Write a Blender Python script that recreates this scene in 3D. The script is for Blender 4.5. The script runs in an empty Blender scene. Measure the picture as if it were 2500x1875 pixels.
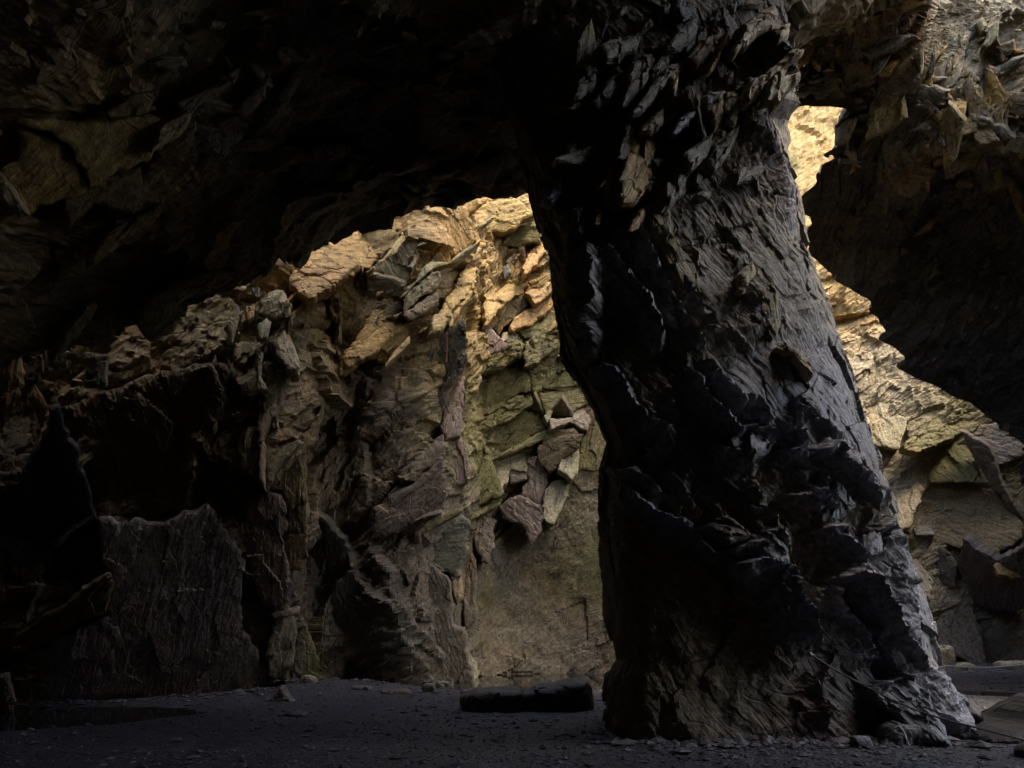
import bpy, math, random
import numpy as np
from mathutils import Vector
from mathutils.bvhtree import BVHTree
from mathutils.geometry import delaunay_2d_cdt

random.seed(7)
rng = np.random.default_rng(7)
scene = bpy.context.scene
COL = scene.collection

# ------------------------------------------------------------------ camera
F, CX, H0, EYE = 1629.0, 1250.0, 1530.0, 1.6      # focal length, centre and horizon in photo pixels
cam = bpy.data.objects.new('camera', bpy.data.cameras.new('camera'))
COL.objects.link(cam)
cam.location = (0, 0, EYE)
cam.rotation_euler = (math.radians(90), 0, 0)
cam.data.sensor_width = 36.0
cam.data.lens = 36.0 * F / 2500.0
cam.data.shift_y = (H0 - 937.5) / 2500.0
cam.data.clip_start = 0.05
cam.data.clip_end = 2000
scene.camera = cam

# ------------------------------------------------------------------ sky and sun
LSUN = np.array([0.42, -0.36, 0.83]); LSUN /= np.linalg.norm(LSUN)     # direction towards the sun
world = bpy.data.worlds.new('World'); scene.world = world
world.use_nodes = True
wn = world.node_tree.nodes; wl = world.node_tree.links
bg = wn['Background']
sky = wn.new('ShaderNodeTexSky'); sky.sky_type = 'NISHITA'; sky.sun_disc = False
sky.sun_elevation = math.asin(LSUN[2])
sky.sun_rotation = math.atan2(LSUN[0], LSUN[1])
sky.dust_density = 4.0; sky.ozone_density = 0.6
wl.new(sky.outputs['Color'], bg.inputs['Color'])
bg.inputs['Strength'].default_value = 0.15
sun = bpy.data.objects.new('sun', bpy.data.lights.new('sun', 'SUN')); COL.objects.link(sun)
sun.data.energy = 0.5; sun.data.angle = math.radians(12.0); sun.data.color = (1.0, 0.85, 0.58)
sun.rotation_euler = Vector(-LSUN).to_track_quat('-Z', 'Y').to_euler()
sun.location = (10, -8, 30)
vs = scene.view_settings
vs.view_transform = 'Standard'; vs.look = 'None'; vs.gamma = 1.0; vs.exposure = 2.75
vs.use_curve_mapping = False
cy = scene.cycles
cy.use_denoising = True
cy.max_bounces = 8; cy.diffuse_bounces = 5; cy.glossy_bounces = 3; cy.transmission_bounces = 2
cy.caustics_reflective = False; cy.caustics_refractive = False
cy.sample_clamp_indirect = 3.0

# ------------------------------------------------------------------ helpers
def ray(px, py):
    return np.array([(px - CX) / F, 1.0, (H0 - py) / F])
def at(px, py, Y):
    return np.array([(px - CX) / F * Y, Y, EYE + (H0 - py) / F * Y])
def project(P):
    Y = np.maximum(P[:, 1], 0.3)
    return np.stack([CX + P[:, 0] / Y * F, H0 - (P[:, 2] - EYE) / Y * F], 1)
def unit(v):
    v = np.asarray(v, float)
    return v / (np.linalg.norm(v, axis=-1, keepdims=True) + 1e-12)
def interp(x, xs, ys):
    return np.interp(x, xs, ys)

def hsh(ix, iy, iz, seed):
    n = (ix.astype(np.int64) * 374761393 + iy.astype(np.int64) * 668265263 + iz.astype(np.int64) * 1440662683 + seed * 974634777) & 0xffffffff
    n = ((n ^ (n >> 13)) * 1274126177) & 0xffffffff
    n = ((n ^ (n >> 16)) * 2246822519) & 0xffffffff
    return ((n ^ (n >> 15)) & 0xffffff) / float(0x1000000)
def vnoise(p, seed=0):
    i = np.floor(p).astype(np.int64); f = p - i
    f = f * f * (3 - 2 * f)
    r = 0
    for dx in (0, 1):
        wx = f[:, 0] if dx else 1 - f[:, 0]
        for dy in (0, 1):
            wy = f[:, 1] if dy else 1 - f[:, 1]
            for dz in (0, 1):
                wz = f[:, 2] if dz else 1 - f[:, 2]
                r = r + wx * wy * wz * hsh(i[:, 0] + dx, i[:, 1] + dy, i[:, 2] + dz, seed)
    return r * 2 - 1
def fbm(p, octv=4, seed=0, gain=0.5):
    r = 0; a = 1.0; s = 0
    for o in range(octv):
        r = r + a * vnoise(p * (2.03 ** o) + 17.3 * o, seed + o * 7); s += a; a *= gain
    return r / s
def facet(q, cell, seed, tilt=0.5):
    """broken plane-faced blocks: every Voronoi cell is a tilted plane"""
    g = q / cell; i = np.floor(g).astype(np.int64)
    n = len(g); b1 = np.full(n, 9e9); b2 = np.full(n, 9e9); h = np.zeros(n)
    z = np.zeros(n, np.int64)
    for dx in (-1, 0, 1):
        for dy in (-1, 0, 1):
            jx = i[:, 0] + dx; jy = i[:, 1] + dy
            cx_ = jx + hsh(jx, jy, z, seed); cy_ = jy + hsh(jx, jy, z, seed + 1)
            ex = g[:, 0] - cx_; ey = g[:, 1] - cy_
            d = ex * ex + ey * ey
            hh = (hsh(jx, jy, z, seed + 2) - .5) * 0.9 + tilt * ((hsh(jx, jy, z, seed + 3) * 2 - 1) * ex + (hsh(jx, jy, z, seed + 4) * 2 - 1) * ey)
            m = d < b1
            b2 = np.where(m, b1, np.minimum(b2, d)); b1 = np.where(m, d, b1); h = np.where(m, hh, h)
    return h * cell, (np.sqrt(b2) - np.sqrt(b1)) * cell

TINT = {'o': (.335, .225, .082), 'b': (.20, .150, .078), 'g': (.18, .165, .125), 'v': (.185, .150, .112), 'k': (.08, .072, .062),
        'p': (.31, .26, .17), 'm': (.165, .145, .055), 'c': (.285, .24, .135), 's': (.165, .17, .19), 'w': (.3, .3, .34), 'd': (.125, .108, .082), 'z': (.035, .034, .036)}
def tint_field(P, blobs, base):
    """rock colour, in places with painted light and shade: blobs (px, py, radius, code) in the photo's pixels, spread softly over the surface"""
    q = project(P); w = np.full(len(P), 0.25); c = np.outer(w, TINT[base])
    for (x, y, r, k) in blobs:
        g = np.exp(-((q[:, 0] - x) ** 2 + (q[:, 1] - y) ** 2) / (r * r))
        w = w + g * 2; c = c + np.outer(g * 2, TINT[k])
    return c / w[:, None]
def blob(P, blobs):
    q = project(P); m = np.zeros(len(P))
    for (x, y, rx, ry, a) in blobs:
        m = np.maximum(m, a * np.exp(-((q[:, 0] - x) / rx) ** 2 - ((q[:, 1] - y) / ry) ** 2))
    return m

def mk_mesh(name, V, faces, uv=None, tint=None, moss=None, fib=None, mat=None, smooth=False):
    V = np.ascontiguousarray(V, np.float32)
    me = bpy.data.meshes.new(name)
    me.vertices.add(len(V)); me.vertices.foreach_set('co', V.ravel())
    loops = np.concatenate([f.ravel() for f in faces]).astype(np.int32)
    sizes = np.concatenate([np.full(len(f), f.shape[1]) for f in faces]).astype(np.int32)
    starts = np.concatenate([[0], np.cumsum(sizes)[:-1]]).astype(np.int32)
    me.loops.add(len(loops)); me.loops.foreach_set('vertex_index', loops)
    me.polygons.add(len(sizes)); me.polygons.foreach_set('loop_start', starts)
    me.update(calc_edges=True)
    if uv is not None:
        l = me.uv_layers.new(name='UVMap')
        l.data.foreach_set('uv', np.ascontiguousarray(uv, np.float32)[loops].ravel())
    n = len(V)
    if tint is not None:
        t = np.ones((n, 4), np.float32); t[:, :3] = tint
        a = me.attributes.new('tint', 'FLOAT_COLOR', 'POINT'); a.data.foreach_set('color', t.ravel())
        m = np.zeros(n, np.float32) + (0 if moss is None else moss)
        a = me.attributes.new('moss', 'FLOAT', 'POINT'); a.data.foreach_set('value', np.ascontiguousarray(m, np.float32))
        m = np.zeros(n, np.float32) + (1 if fib is None else fib)
        a = me.attributes.new('fib', 'FLOAT', 'POINT'); a.data.foreach_set('value', np.ascontiguousarray(m, np.float32))
    me.polygons.foreach_set('use_smooth', np.full(len(sizes), smooth, bool))
    if mat: me.materials.append(mat)
    return me
def link(name, me, parent=None, label=None, cat=None, group=None, kind=None):
    o = bpy.data.objects.new(name, me); COL.objects.link(o)
    if parent is not None: o.parent = parent
    if label: o['label'] = label
    if cat: o['category'] = cat
    if group: o['group'] = group
    if kind: o['kind'] = kind
    return o
def grid_faces(nu, nv, keep=None, wrap=False):
    I = np.arange(nu * nv).reshape(nu, nv)
    if wrap: I = np.concatenate([I, I[:1]], 0)
    q = np.stack([I[:-1, :-1], I[1:, :-1], I[1:, 1:], I[:-1, 1:]], -1).reshape(-1, 4)
    return q if keep is None else q[keep.ravel()]
def grid_normals(P, wrap=False):
    if wrap:
        du = np.roll(P, -1, 0) - np.roll(P, 1, 0)
    else:
        du = np.gradient(P, axis=0)
    dv = np.gradient(P, axis=1)
    return unit(np.cross(du, dv))
BVH = {}
def base_bvh(key, P, wrap=False, keep=None, step=(6, 6)):
    nu, nv = P.shape[:2]
    iu = np.unique(np.append(np.arange(0, nu, step[0]), nu - 1)); iv = np.unique(np.append(np.arange(0, nv, step[1]), nv - 1))
    Q = P[np.ix_(iu, iv)]
    BVH[key] = BVHTree.FromPolygons([tuple(map(float, p)) for p in Q.reshape(-1, 3)], [tuple(map(int, f)) for f in grid_faces(len(iu), len(iv), wrap=wrap)])
def base_hit(key, px, py):
    d = ray(px, py); dn = Vector(d).normalized()
    h = BVH[key].ray_cast(Vector((0, 0, EYE)), dn)
    return None if h[0] is None else np.array(h[0])
def catmull(pts, n):
    pts = np.asarray(pts, float); P = np.vstack([2 * pts[0] - pts[1], pts, 2 * pts[-1] - pts[-2]])
    out = []
    for k in range(len(pts) - 1):
        p0, p1, p2, p3 = P[k:k + 4]
        t = np.linspace(0, 1, n, endpoint=False)[:, None]
        out.append(.5 * ((2 * p1) + (-p0 + p2) * t + (2 * p0 - 5 * p1 + 4 * p2 - p3) * t ** 2 + (-p0 + 3 * p1 - 3 * p2 + p3) * t ** 3))
    return np.vstack(out + [pts[-1:]])
def resample(pl, ds):
    L = np.concatenate([[0], np.cumsum(np.linalg.norm(np.diff(pl, axis=0), axis=1))])
    s = np.linspace(0, L[-1], int(L[-1] / ds) + 2)
    return np.stack([np.interp(s, L, pl[:, k]) for k in range(pl.shape[1])], 1), s
def rot2(q, deg):
    a = math.radians(deg); c, s = math.cos(a), math.sin(a)
    return np.stack([q[:, 0] * c + q[:, 1] * s, -q[:, 0] * s + q[:, 1] * c], 1)

def inside(poly, X, Y):
    r = np.zeros(X.shape, bool); n = len(poly)
    for k in range(n):
        x1, y1 = poly[k]; x2, y2 = poly[(k + 1) % n]
        c = ((y1 > Y) != (y2 > Y)) & (X < (x2 - x1) * (Y - y1) / (y2 - y1 + 1e-12) + x1)
        r ^= c
    return r
REG = {'A': (0, 0, 1.7463), 'B': (0, 850, 1.6185), 'C': (650, 450, 2.370), 'D': (650, 1050, 2.0109), 'E': (1250, 0, 1.8433),
       'F': (1350, 900, 1.7015), 'G': (1800, 0, 1.8433), 'H': (1850, 900, 1.7015)}
def ridge_field(q, ridges, seed=50):
    """broken lips of rock: the face steps back sharply on one side of each traced line and falls away slowly on the other"""
    out = np.zeros(len(q))
    for k, (reg, pts, A, w, dec) in enumerate(ridges):
        x0, y0, sc = REG[reg]; pl = np.array([(x0 + x / sc, y0 + y / sc) for x, y in pts])
        m = (q[:, 0] > pl[:, 0].min() - 3 * dec) & (q[:, 0] < pl[:, 0].max() + 3 * dec) & (q[:, 1] > pl[:, 1].min() - 3 * dec) & (q[:, 1] < pl[:, 1].max() + 3 * dec)
        p = q[m]
        if not len(p): continue
        z0 = np.zeros(len(p))
        p = p + np.c_[fbm(np.c_[p / 38., z0], 3, seed + k), fbm(np.c_[p / 38. + 50, z0], 3, seed + k + 1)] * 13 + np.c_[vnoise(np.c_[p / 7., z0], seed + k + 2), vnoise(np.c_[p / 7. + 9, z0], seed + k + 3)] * 2.5
        best = np.full(len(p), 9e9); sg = np.zeros(len(p)); tp = np.zeros(len(p)); ns = len(pl) - 1
        for j in range(ns):
            a, b = pl[j], pl[j + 1]; t = b - a; l = np.linalg.norm(t); t = t / l
            u = np.clip((p - a) @ t / l, 0, 1); d = p - (a + u[:, None] * (t * l)); dist = np.linalg.norm(d, axis=1)
            mm = dist < best; best = np.where(mm, dist, best); sg = np.where(mm, d @ np.array([t[1], -t[0]]), sg); tp = np.where(mm, (j + u) / ns, tp)
        endm = np.clip(np.minimum(tp, 1 - tp) * ns * 1.6, 0, 1) ** .5
        endm = np.maximum(endm, 0) * (best < 3 * dec)
        ww = w * (.7 + .6 * (vnoise(np.c_[p / 25., z0 + 5], seed + k + 4) * .5 + .5))
        prof = np.where(sg < 0, np.exp(-best / dec), np.clip(1 - best / ww, 0, 1) ** 1.3)
        out[m] = np.maximum(out[m], A * prof * endm) + .35 * np.minimum(out[m], A * prof * endm)
    return out
# ------------------------------------------------------------------ materials
def nodes_of(m):
    m.use_nodes = True
    nt = m.node_tree; nt.nodes.clear()
    return nt, nt.nodes, nt.links
def math_node(N, L, op, a, b=None, c=None, clamp=False):
    n = N.new('ShaderNodeMath'); n.operation = op; n.use_clamp = clamp
    for k, v in enumerate((a, b, c)):
        if v is None: continue
        if isinstance(v, (int, float)): n.inputs[k].default_value = v
        else: L.new(v, n.inputs[k])
    return n.outputs[0]
def mix_col(N, L, fac, a, b, mode='MIX'):
    n = N.new('ShaderNodeMix'); n.data_type = 'RGBA'; n.blend_type = mode
    for s, v in ((n.inputs['Factor'], fac), (n.inputs[6], a), (n.inputs[7], b)):
        if isinstance(v, (int, float)): s.default_value = v
        elif isinstance(v, tuple): s.default_value = (*v, 1)
        else: L.new(v, s)
    return n.outputs[2]
def noise(N, L, vec, scale, detail=6, rough=.6, dist=0.0):
    n = N.new('ShaderNodeTexNoise'); n.inputs['Scale'].default_value = scale
    n.inputs['Detail'].default_value = detail; n.inputs['Roughness'].default_value = rough; n.inputs['Distortion'].default_value = dist
    L.new(vec, n.inputs['Vector']); return n.outputs['Fac']
def ramp(N, L, fac, lo, hi):
    n = N.new('ShaderNodeMapRange'); n.interpolation_type = 'SMOOTHSTEP'
    n.inputs[1].default_value = lo; n.inputs[2].default_value = hi
    L.new(fac, n.inputs[0]); return n.outputs[0]
def attr(N, name, out='Fac'):
    a = N.new('ShaderNodeAttribute'); a.attribute_name = name; return a.outputs[out]

def make_rock(name, fiber=1.0, wobble=6.0, rough=(.55, .85), spec=.35):
    m = bpy.data.materials.new(name); nt, N, L = nodes_of(m)
    out = N.new('ShaderNodeOutputMaterial'); bs = N.new('ShaderNodeBsdfPrincipled'); L.new(bs.outputs[0], out.inputs[0])
    pos = N.new('ShaderNodeNewGeometry').outputs['Position']
    uv = N.new('ShaderNodeUVMap'); uv.uv_map = 'UVMap'
    mp = N.new('ShaderNodeMapping'); mp.inputs['Scale'].default_value = (0.9, 11.0, 1.0); L.new(uv.outputs[0], mp.inputs[0])
    # bend the fibres a little
    wob = N.new('ShaderNodeTexNoise'); wob.inputs['Scale'].default_value = 1.1; wob.inputs['Detail'].default_value = 3; L.new(pos, wob.inputs['Vector'])
    vm = N.new('ShaderNodeVectorMath'); vm.operation = 'MULTIPLY_ADD'
    L.new(wob.outputs['Color'], vm.inputs[0]); vm.inputs[1].default_value = (0.5, wobble, 0.0); L.new(mp.outputs[0], vm.inputs[2])
    nf = noise(N, L, vm.outputs[0], 1.0, 8, .62)
    big = noise(N, L, pos, .55, 5, .6)
    mid = noise(N, L, pos, 3.2, 9, .68, .4)
    fine = noise(N, L, pos, 34.0, 5, .7)
    tint = attr(N, 'tint', 'Color'); moss = attr(N, 'moss'); fib = attr(N, 'fib')
    # value variation of the rock itself
    v = math_node(N, L, 'ADD', math_node(N, L, 'MULTIPLY', nf, .7), math_node(N, L, 'MULTIPLY', mid, .75))
    v = math_node(N, L, 'ADD', v, math_node(N, L, 'MULTIPLY', fine, .35))
    v = ramp(N, L, v, .45, 1.35)
    v = math_node(N, L, 'MULTIPLY_ADD', v, 1.25, .32)
    grit = noise(N, L, pos, 11.0, 7, .72)
    v = math_node(N, L, 'MULTIPLY', v, math_node(N, L, 'MULTIPLY_ADD', ramp(N, L, grit, .3, .7), .85, .55))
    col = mix_col(N, L, 1.0, tint, v, 'MULTIPLY')
    rust = ramp(N, L, big, .5, .72)
    col = mix_col(N, L, math_node(N, L, 'MULTIPLY', rust, .45), col, mix_col(N, L, 1.0, col, (1.18, .88, .6), 'MULTIPLY'))
    lich = ramp(N, L, noise(N, L, pos, 9.0, 8, .75), .60, .74)
    col = mix_col(N, L, math_node(N, L, 'MULTIPLY', lich, .28), col, (.36, .34, .29))
    mf = math_node(N, L, 'ADD', moss, math_node(N, L, 'MULTIPLY_ADD', mid, 1.1, -.75))
    mf = math_node(N, L, 'MULTIPLY', ramp(N, L, mf, .05, .5), .8)
    mossc = mix_col(N, L, fine, (.045, .045, .013), (.155, .14, .035))
    col = mix_col(N, L, mf, col, mossc)
    L.new(col, bs.inputs['Base Color'])
    rg = math_node(N, L, 'MULTIPLY_ADD', mid, rough[1] - rough[0], rough[0])
    L.new(rg, bs.inputs['Roughness']); bs.inputs['Specular IOR Level'].default_value = spec
    hgt = math_node(N, L, 'MULTIPLY', math_node(N, L, 'MULTIPLY', nf, fib), .055 * fiber)
    hgt = math_node(N, L, 'ADD', hgt, math_node(N, L, 'MULTIPLY', mid, .03))
    hgt = math_node(N, L, 'ADD', hgt, math_node(N, L, 'MULTIPLY', fine, .008))
    hgt = math_node(N, L, 'ADD', hgt, math_node(N, L, 'MULTIPLY', grit, .022))
    # hairline fractures
    mc = N.new('ShaderNodeMapping'); mc.inputs['Scale'].default_value = (.75, 2.4, 1.0); L.new(uv.outputs[0], mc.inputs[0])
    vq = N.new('ShaderNodeVectorMath'); vq.operation = 'MULTIPLY_ADD'; L.new(wob.outputs['Color'], vq.inputs[0]); vq.inputs[1].default_value = (.9, .9, 0); L.new(mc.outputs[0], vq.inputs[2])
    vc = N.new('ShaderNodeTexVoronoi'); vc.feature = 'DISTANCE_TO_EDGE'; vc.inputs['Scale'].default_value = 1.25; L.new(vq.outputs[0], vc.inputs['Vector'])
    crack = math_node(N, L, 'MULTIPLY', ramp(N, L, vc.outputs['Distance'], 0.0, .035), ramp(N, L, big, .42, .56))
    hgt = math_node(N, L, 'ADD', hgt, math_node(N, L, 'MULTIPLY', crack, .018))
    bp = N.new('ShaderNodeBump'); bp.inputs['Strength'].default_value = .9; bp.inputs['Distance'].default_value = 1.0
    L.new(hgt, bp.inputs['Height']); L.new(bp.outputs[0], bs.inputs['Normal'])
    return m
ROCK = make_rock('warm_slate_rock', wobble=3.0)
SLATE = make_rock('dark_slate_rock', fiber=1.3, wobble=1.2, rough=(.42, .75), spec=.5)

def make_plain(name, col, rough=.6, bump=0.0, scale=30.0, metal=0.0, var=.3):
    m = bpy.data.materials.new(name); nt, N, L = nodes_of(m)
    out = N.new('ShaderNodeOutputMaterial'); bs = N.new('ShaderNodeBsdfPrincipled'); L.new(bs.outputs[0], out.inputs[0])
    pos = N.new('ShaderNodeNewGeometry').outputs['Position']
    n = noise(N, L, pos, scale, 5, .65)
    L.new(mix_col(N, L, n, tuple(c * (1 - var) for c in col), tuple(min(1, c * (1 + var)) for c in col)), bs.inputs['Base Color'])
    bs.inputs['Roughness'].default_value = rough; bs.inputs['Metallic'].default_value = metal
    if bump:
        bp = N.new('ShaderNodeBump'); bp.inputs['Distance'].default_value = bump; L.new(n, bp.inputs['Height']); L.new(bp.outputs[0], bs.inputs['Normal'])
    return m
# ------------------------------------------------------------------ the cave: rear wall
RW = [(-12.8, 5), (-11.6, 9.5), (-10.4, 12.6), (-8.3, 14.4), (-6.3, 15.6), (-5.6, 16.6), (-5.4, 18.0), (-4.4, 18.4), (-3.3, 18.1),
      (-2.5, 18.5), (-1.9, 20.0), (-1.3, 21.6), (-.3, 22.5), (1.5, 22.7), (4, 22.6), (6.5, 24), (8.5, 26.3), (11, 28), (14, 28.3), (18, 28.2), (22, 27.2), (25, 24.5)]
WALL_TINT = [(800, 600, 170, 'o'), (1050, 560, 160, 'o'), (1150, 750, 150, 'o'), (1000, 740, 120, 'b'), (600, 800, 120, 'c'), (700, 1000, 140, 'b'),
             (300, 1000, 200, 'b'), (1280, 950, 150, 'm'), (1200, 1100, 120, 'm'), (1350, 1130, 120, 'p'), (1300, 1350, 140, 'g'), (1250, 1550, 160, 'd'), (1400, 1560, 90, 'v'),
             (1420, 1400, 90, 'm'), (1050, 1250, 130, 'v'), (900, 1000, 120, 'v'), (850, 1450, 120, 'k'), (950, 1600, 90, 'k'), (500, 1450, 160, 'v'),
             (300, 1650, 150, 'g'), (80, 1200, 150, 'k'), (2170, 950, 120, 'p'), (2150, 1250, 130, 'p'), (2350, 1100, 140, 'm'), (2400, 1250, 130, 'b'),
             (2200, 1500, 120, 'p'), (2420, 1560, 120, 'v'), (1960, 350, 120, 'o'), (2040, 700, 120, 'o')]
MOSS = [(1380, 910, 60, 60, .7), (1330, 1010, 70, 50, .55), (1230, 1000, 70, 60, .5), (1140, 1200, 90, 50, .4), (1190, 1450, 50, 90, .5), (1460, 1400, 30, 160, .55),
        (770, 1630, 26, 60, 1.1), (700, 1650, 40, 40, .5), (450, 1660, 60, 70, .45), (100, 1690, 40, 30, .5), (2330, 1110, 60, 60, .65), (2380, 1250, 40, 80, .35),
        (1935, 400, 22, 60, .8), (2430, 1590, 25, 40, .5), (2130, 960, 30, 40, .4), (1170, 1560, 40, 60, .5), (1290, 1400, 110, 45, .38), (1240, 1500, 60, 70, .35), (1330, 1290, 60, 40, .35)]
# patches of rock that split off smooth
SMOOTH = [(1300, 1480, 190, 210, 1.0), (1450, 1350, 60, 220, .9), (420, 1550, 260, 170, .95), (890, 1560, 90, 140, .95), (2180, 1350, 160, 300, .7),
          (2350, 1200, 130, 120, .8), (2440, 1560, 110, 90, .8), (1960, 350, 110, 140, .7)]

def rear_wall(pl, ds, z0, z1, dz, name):
    pl, s = resample(catmull(pl, 14), ds)
    z = np.arange(z0, z1, dz)
    nu, nv = len(pl), len(z)
    P = np.zeros((nu, nv, 3)); P[:, :, 0] = pl[:, None, 0]; P[:, :, 1] = pl[:, None, 1]; P[:, :, 2] = z[None]
    t = np.gradient(pl, axis=0); nrm = unit(np.stack([t[:, 1], -t[:, 0]], 1))       # towards the chamber
    lean = 0.09 * np.maximum(z - 2.5, 0) - .05 * np.maximum(z - 11, 0)
    lean = np.where(pl[:, None, 0] < 6, lean[None], -.02 * z[None])
    P[:, :, 0] += nrm[:, None, 0] * lean; P[:, :, 1] += nrm[:, None, 1] * lean
    return P, s, z, nrm
def rock_sheet(name, P, nrm3, q, mat, tint, moss, rel, seed, wrap=False, keep=None, kind='structure', dirn=30.0, parent=None, fibamp=.02, scale=1.0, fib=1.0, extra=None, lump=1.0):
    nu, nv = P.shape[:2]
    p = P.reshape(-1, 3); n3 = nrm3.reshape(-1, 3)
    w = np.stack([vnoise(p * .8, seed + 40), vnoise(p * .8 + 9, seed + 41)], 1) * .35
    qa = rot2(q, dirn) + w
    qs = qa * np.array([.55, 1.0])
    f1, e1 = facet(qs, 1.15 * scale, seed, .55)
    f2, e2 = facet(qs * 1.0 + 31, .42 * scale, seed + 10, .6)
    f3, e3 = facet(qs + 77, .15 * scale, seed + 20, .6)
    d = f1 * .42 + f2 * .42 + f3 * .40
    d = d * rel + fbm(p * .45, 4, seed + 3) * .28 * lump + fbm(p * 1.7, 4, seed + 4) * .07 + fbm(p * 7, 3, seed + 5) * .02
    fb = np.stack([qa[:, 0] * 1.2, qa[:, 1] * 13, q[:, 0] * 0], 1)
    d = d + (1 - np.abs(fbm(fb, 3, seed + 6))) * fibamp * (.3 + rel)
    if extra is not None: d = d + extra
    V = p + n3 * d[:, None]
    me = mk_mesh(name, V, [grid_faces(nu, nv, keep, wrap)], uv=rot2(q, dirn), tint=tint, moss=moss, fib=fib, mat=mat)
    return link(name, me, parent, kind=kind)

P, s, z, nr = rear_wall(RW, .056, -.6, 16.8, .064, 'rear')
base_bvh('rear', P)
n3 = np.zeros_like(P); n3[:, :, 0] = nr[:, None, 0]; n3[:, :, 1] = nr[:, None, 1]
q = np.stack(np.broadcast_arrays(s[:, None], z[None]), -1).reshape(-1, 2)
p = P.reshape(-1, 3)
rel = np.clip(1.0 - blob(p, SMOOTH) * 1.1, .06, 1)
REAR_RIDGES = [('D', [(380,540),(500,740),(620,880),(660,1000),(720,1120),(775,1280)], .45, 22, 60), ('D', [(510,550),(600,680),(650,850),(760,1030),(850,1200),(870,1245)], .4, 22, 60),
    ('B', [(215,770),(170,870),(90,1060),(25,1225)], .35, 14, 60), ('B', [(215,310),(140,460),(60,570),(20,640)], .35, 14, 60), ('B', [(390,680),(620,700),(760,660),(840,600)], .45, 14, 160),
    ('B', [(910,80),(850,260),(800,370),(760,440),(745,600),(725,660)], .5, 22, 50), ('C', [(570,540),(530,640),(480,830),(440,980),(330,1200),(200,1440)], .55, 26, 45),
    ('B', [(1215,560),(1212,700),(1215,800)], .3, 14, 60), ('D', [(985,60),(990,260),(1000,430)], .3, 20, 50)]
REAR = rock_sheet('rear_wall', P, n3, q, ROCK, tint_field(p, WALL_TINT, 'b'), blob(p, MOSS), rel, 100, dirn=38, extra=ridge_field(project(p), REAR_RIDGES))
# the open quarry face that goes on above the right part of the rear wall
P, s, z, nr = rear_wall(RW[15:], .12, 15.4, 27, .12, 'face')
n3 = np.zeros_like(P); n3[:, :, 0] = nr[:, None, 0]; n3[:, :, 1] = nr[:, None, 1]
q = np.stack(np.broadcast_arrays(s[:, None], z[None]), -1).reshape(-1, 2); p = P.reshape(-1, 3)
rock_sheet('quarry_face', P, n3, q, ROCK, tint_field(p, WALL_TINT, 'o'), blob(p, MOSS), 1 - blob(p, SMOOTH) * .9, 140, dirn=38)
BVH['face'] = None; base_bvh('face', P)

# walls behind and beside the camera, out of the picture
def plain_wall(name, pl, z1, seed, tintc='d'):
    pl, s = resample(np.asarray(pl, float), .45); z = np.arange(-.6, z1, .45)
    P = np.zeros((len(pl), len(z), 3)); P[:, :, 0] = pl[:, None, 0]; P[:, :, 1] = pl[:, None, 1]; P[:, :, 2] = z[None]
    t = np.gradient(pl, axis=0); nrm = unit(np.stack([t[:, 1], -t[:, 0]], 1))
    n3 = np.zeros_like(P); n3[:, :, 0] = nrm[:, None, 0]; n3[:, :, 1] = nrm[:, None, 1]
    q = np.stack(np.broadcast_arrays(s[:, None], z[None]), -1).reshape(-1, 2); p = P.reshape(-1, 3)
    return rock_sheet(name, P, n3, q, ROCK, np.tile(TINT[tintc], (len(p), 1)), 0, np.ones(len(p)), seed, dirn=38, scale=2.0)
plain_wall('near_wall', [(13.6, 6.4), (13.4, 3), (12, -8), (0, -9), (-13.5, -8), (-13.2, 5.5)], 21, 300)

plain_wall('right_wall_and_shade_buttress', [(25.5, 25.5), (22, 18), (19, 13.5), (13.2, 11.8)], 21, 320)  # last leg is an added buttress, out of view, that shades the overhang
# ------------------------------------------------------------------ ceiling over the left chamber (ends in a lip, light beyond)
E = np.array([(-12.5, 8.6, 4.2), (-9.6, 9.7, 5.0), (-8.06, 10.5, 5.75), (-6.7, 11.5, 6.75), (-5.3, 12.5, 7.7), (-4.2, 12.5, 8.45), (-2.7, 12.6, 9.35), (-1.0, 12.6, 9.6), (.3, 12.5, 9.95),
              (1.6, 12.3, 10.6), (4, 12.2, 12), (6.5, 12.2, 13.2), (9, 12, 14.2), (14.5, 11, 15.6)])
El, _ = resample(catmull(E, 10), .07)
nu = len(El)
ynear = -8.0
LIPZ = np.interp(El[:, 0], [-8, -5, -3, -1, 1.5, 4], [12.2, 12.2, 12.0, 12.4, 13.5, 14.5])[:, None]                                   # top of the lip: what the sun clears
tv = np.concatenate([np.linspace(0, .6, 26, endpoint=False), np.linspace(.6, 1.0, 125)])
P = np.zeros((nu, len(tv) + 60, 3))
for k, t in enumerate(tv):
    P[:, k, 0] = El[:, 0] * (1 + .12 * (1 - t)) ; P[:, k, 1] = ynear + (El[:, 1] - ynear) * t
    P[:, k, 2] = El[:, 2] + (1 - t) * np.interp(El[:, 0], [-12, -6, 0, 8], [3.5, 3.2, 2.2, .6]) * .8 + .5 * np.sin(t * math.pi)
for k in range(60):
    a = (k + 1) / 60
    P[:, len(tv) + k] = El + np.array([0, .9 * min(1, a * 3) , 0]) + np.array([0, 0, 1]) * np.maximum(LIPZ - El[:, 2:3], .4) * a
base_bvh('ceil', P)
n3 = -grid_normals(P)
if n3[:, 60, 2].mean() > 0: n3 = -n3
L1 = np.cumsum(np.linalg.norm(np.diff(P[nu // 2], axis=0), axis=1)); L1 = np.concatenate([[0], L1])
q = np.stack(np.broadcast_arrays(P[:, :1, 0] * 1.0 + 0 * L1[None], L1[None] + 0 * P[:, :1, 0]), -1).reshape(-1, 2)
p = P.reshape(-1, 3)
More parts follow.
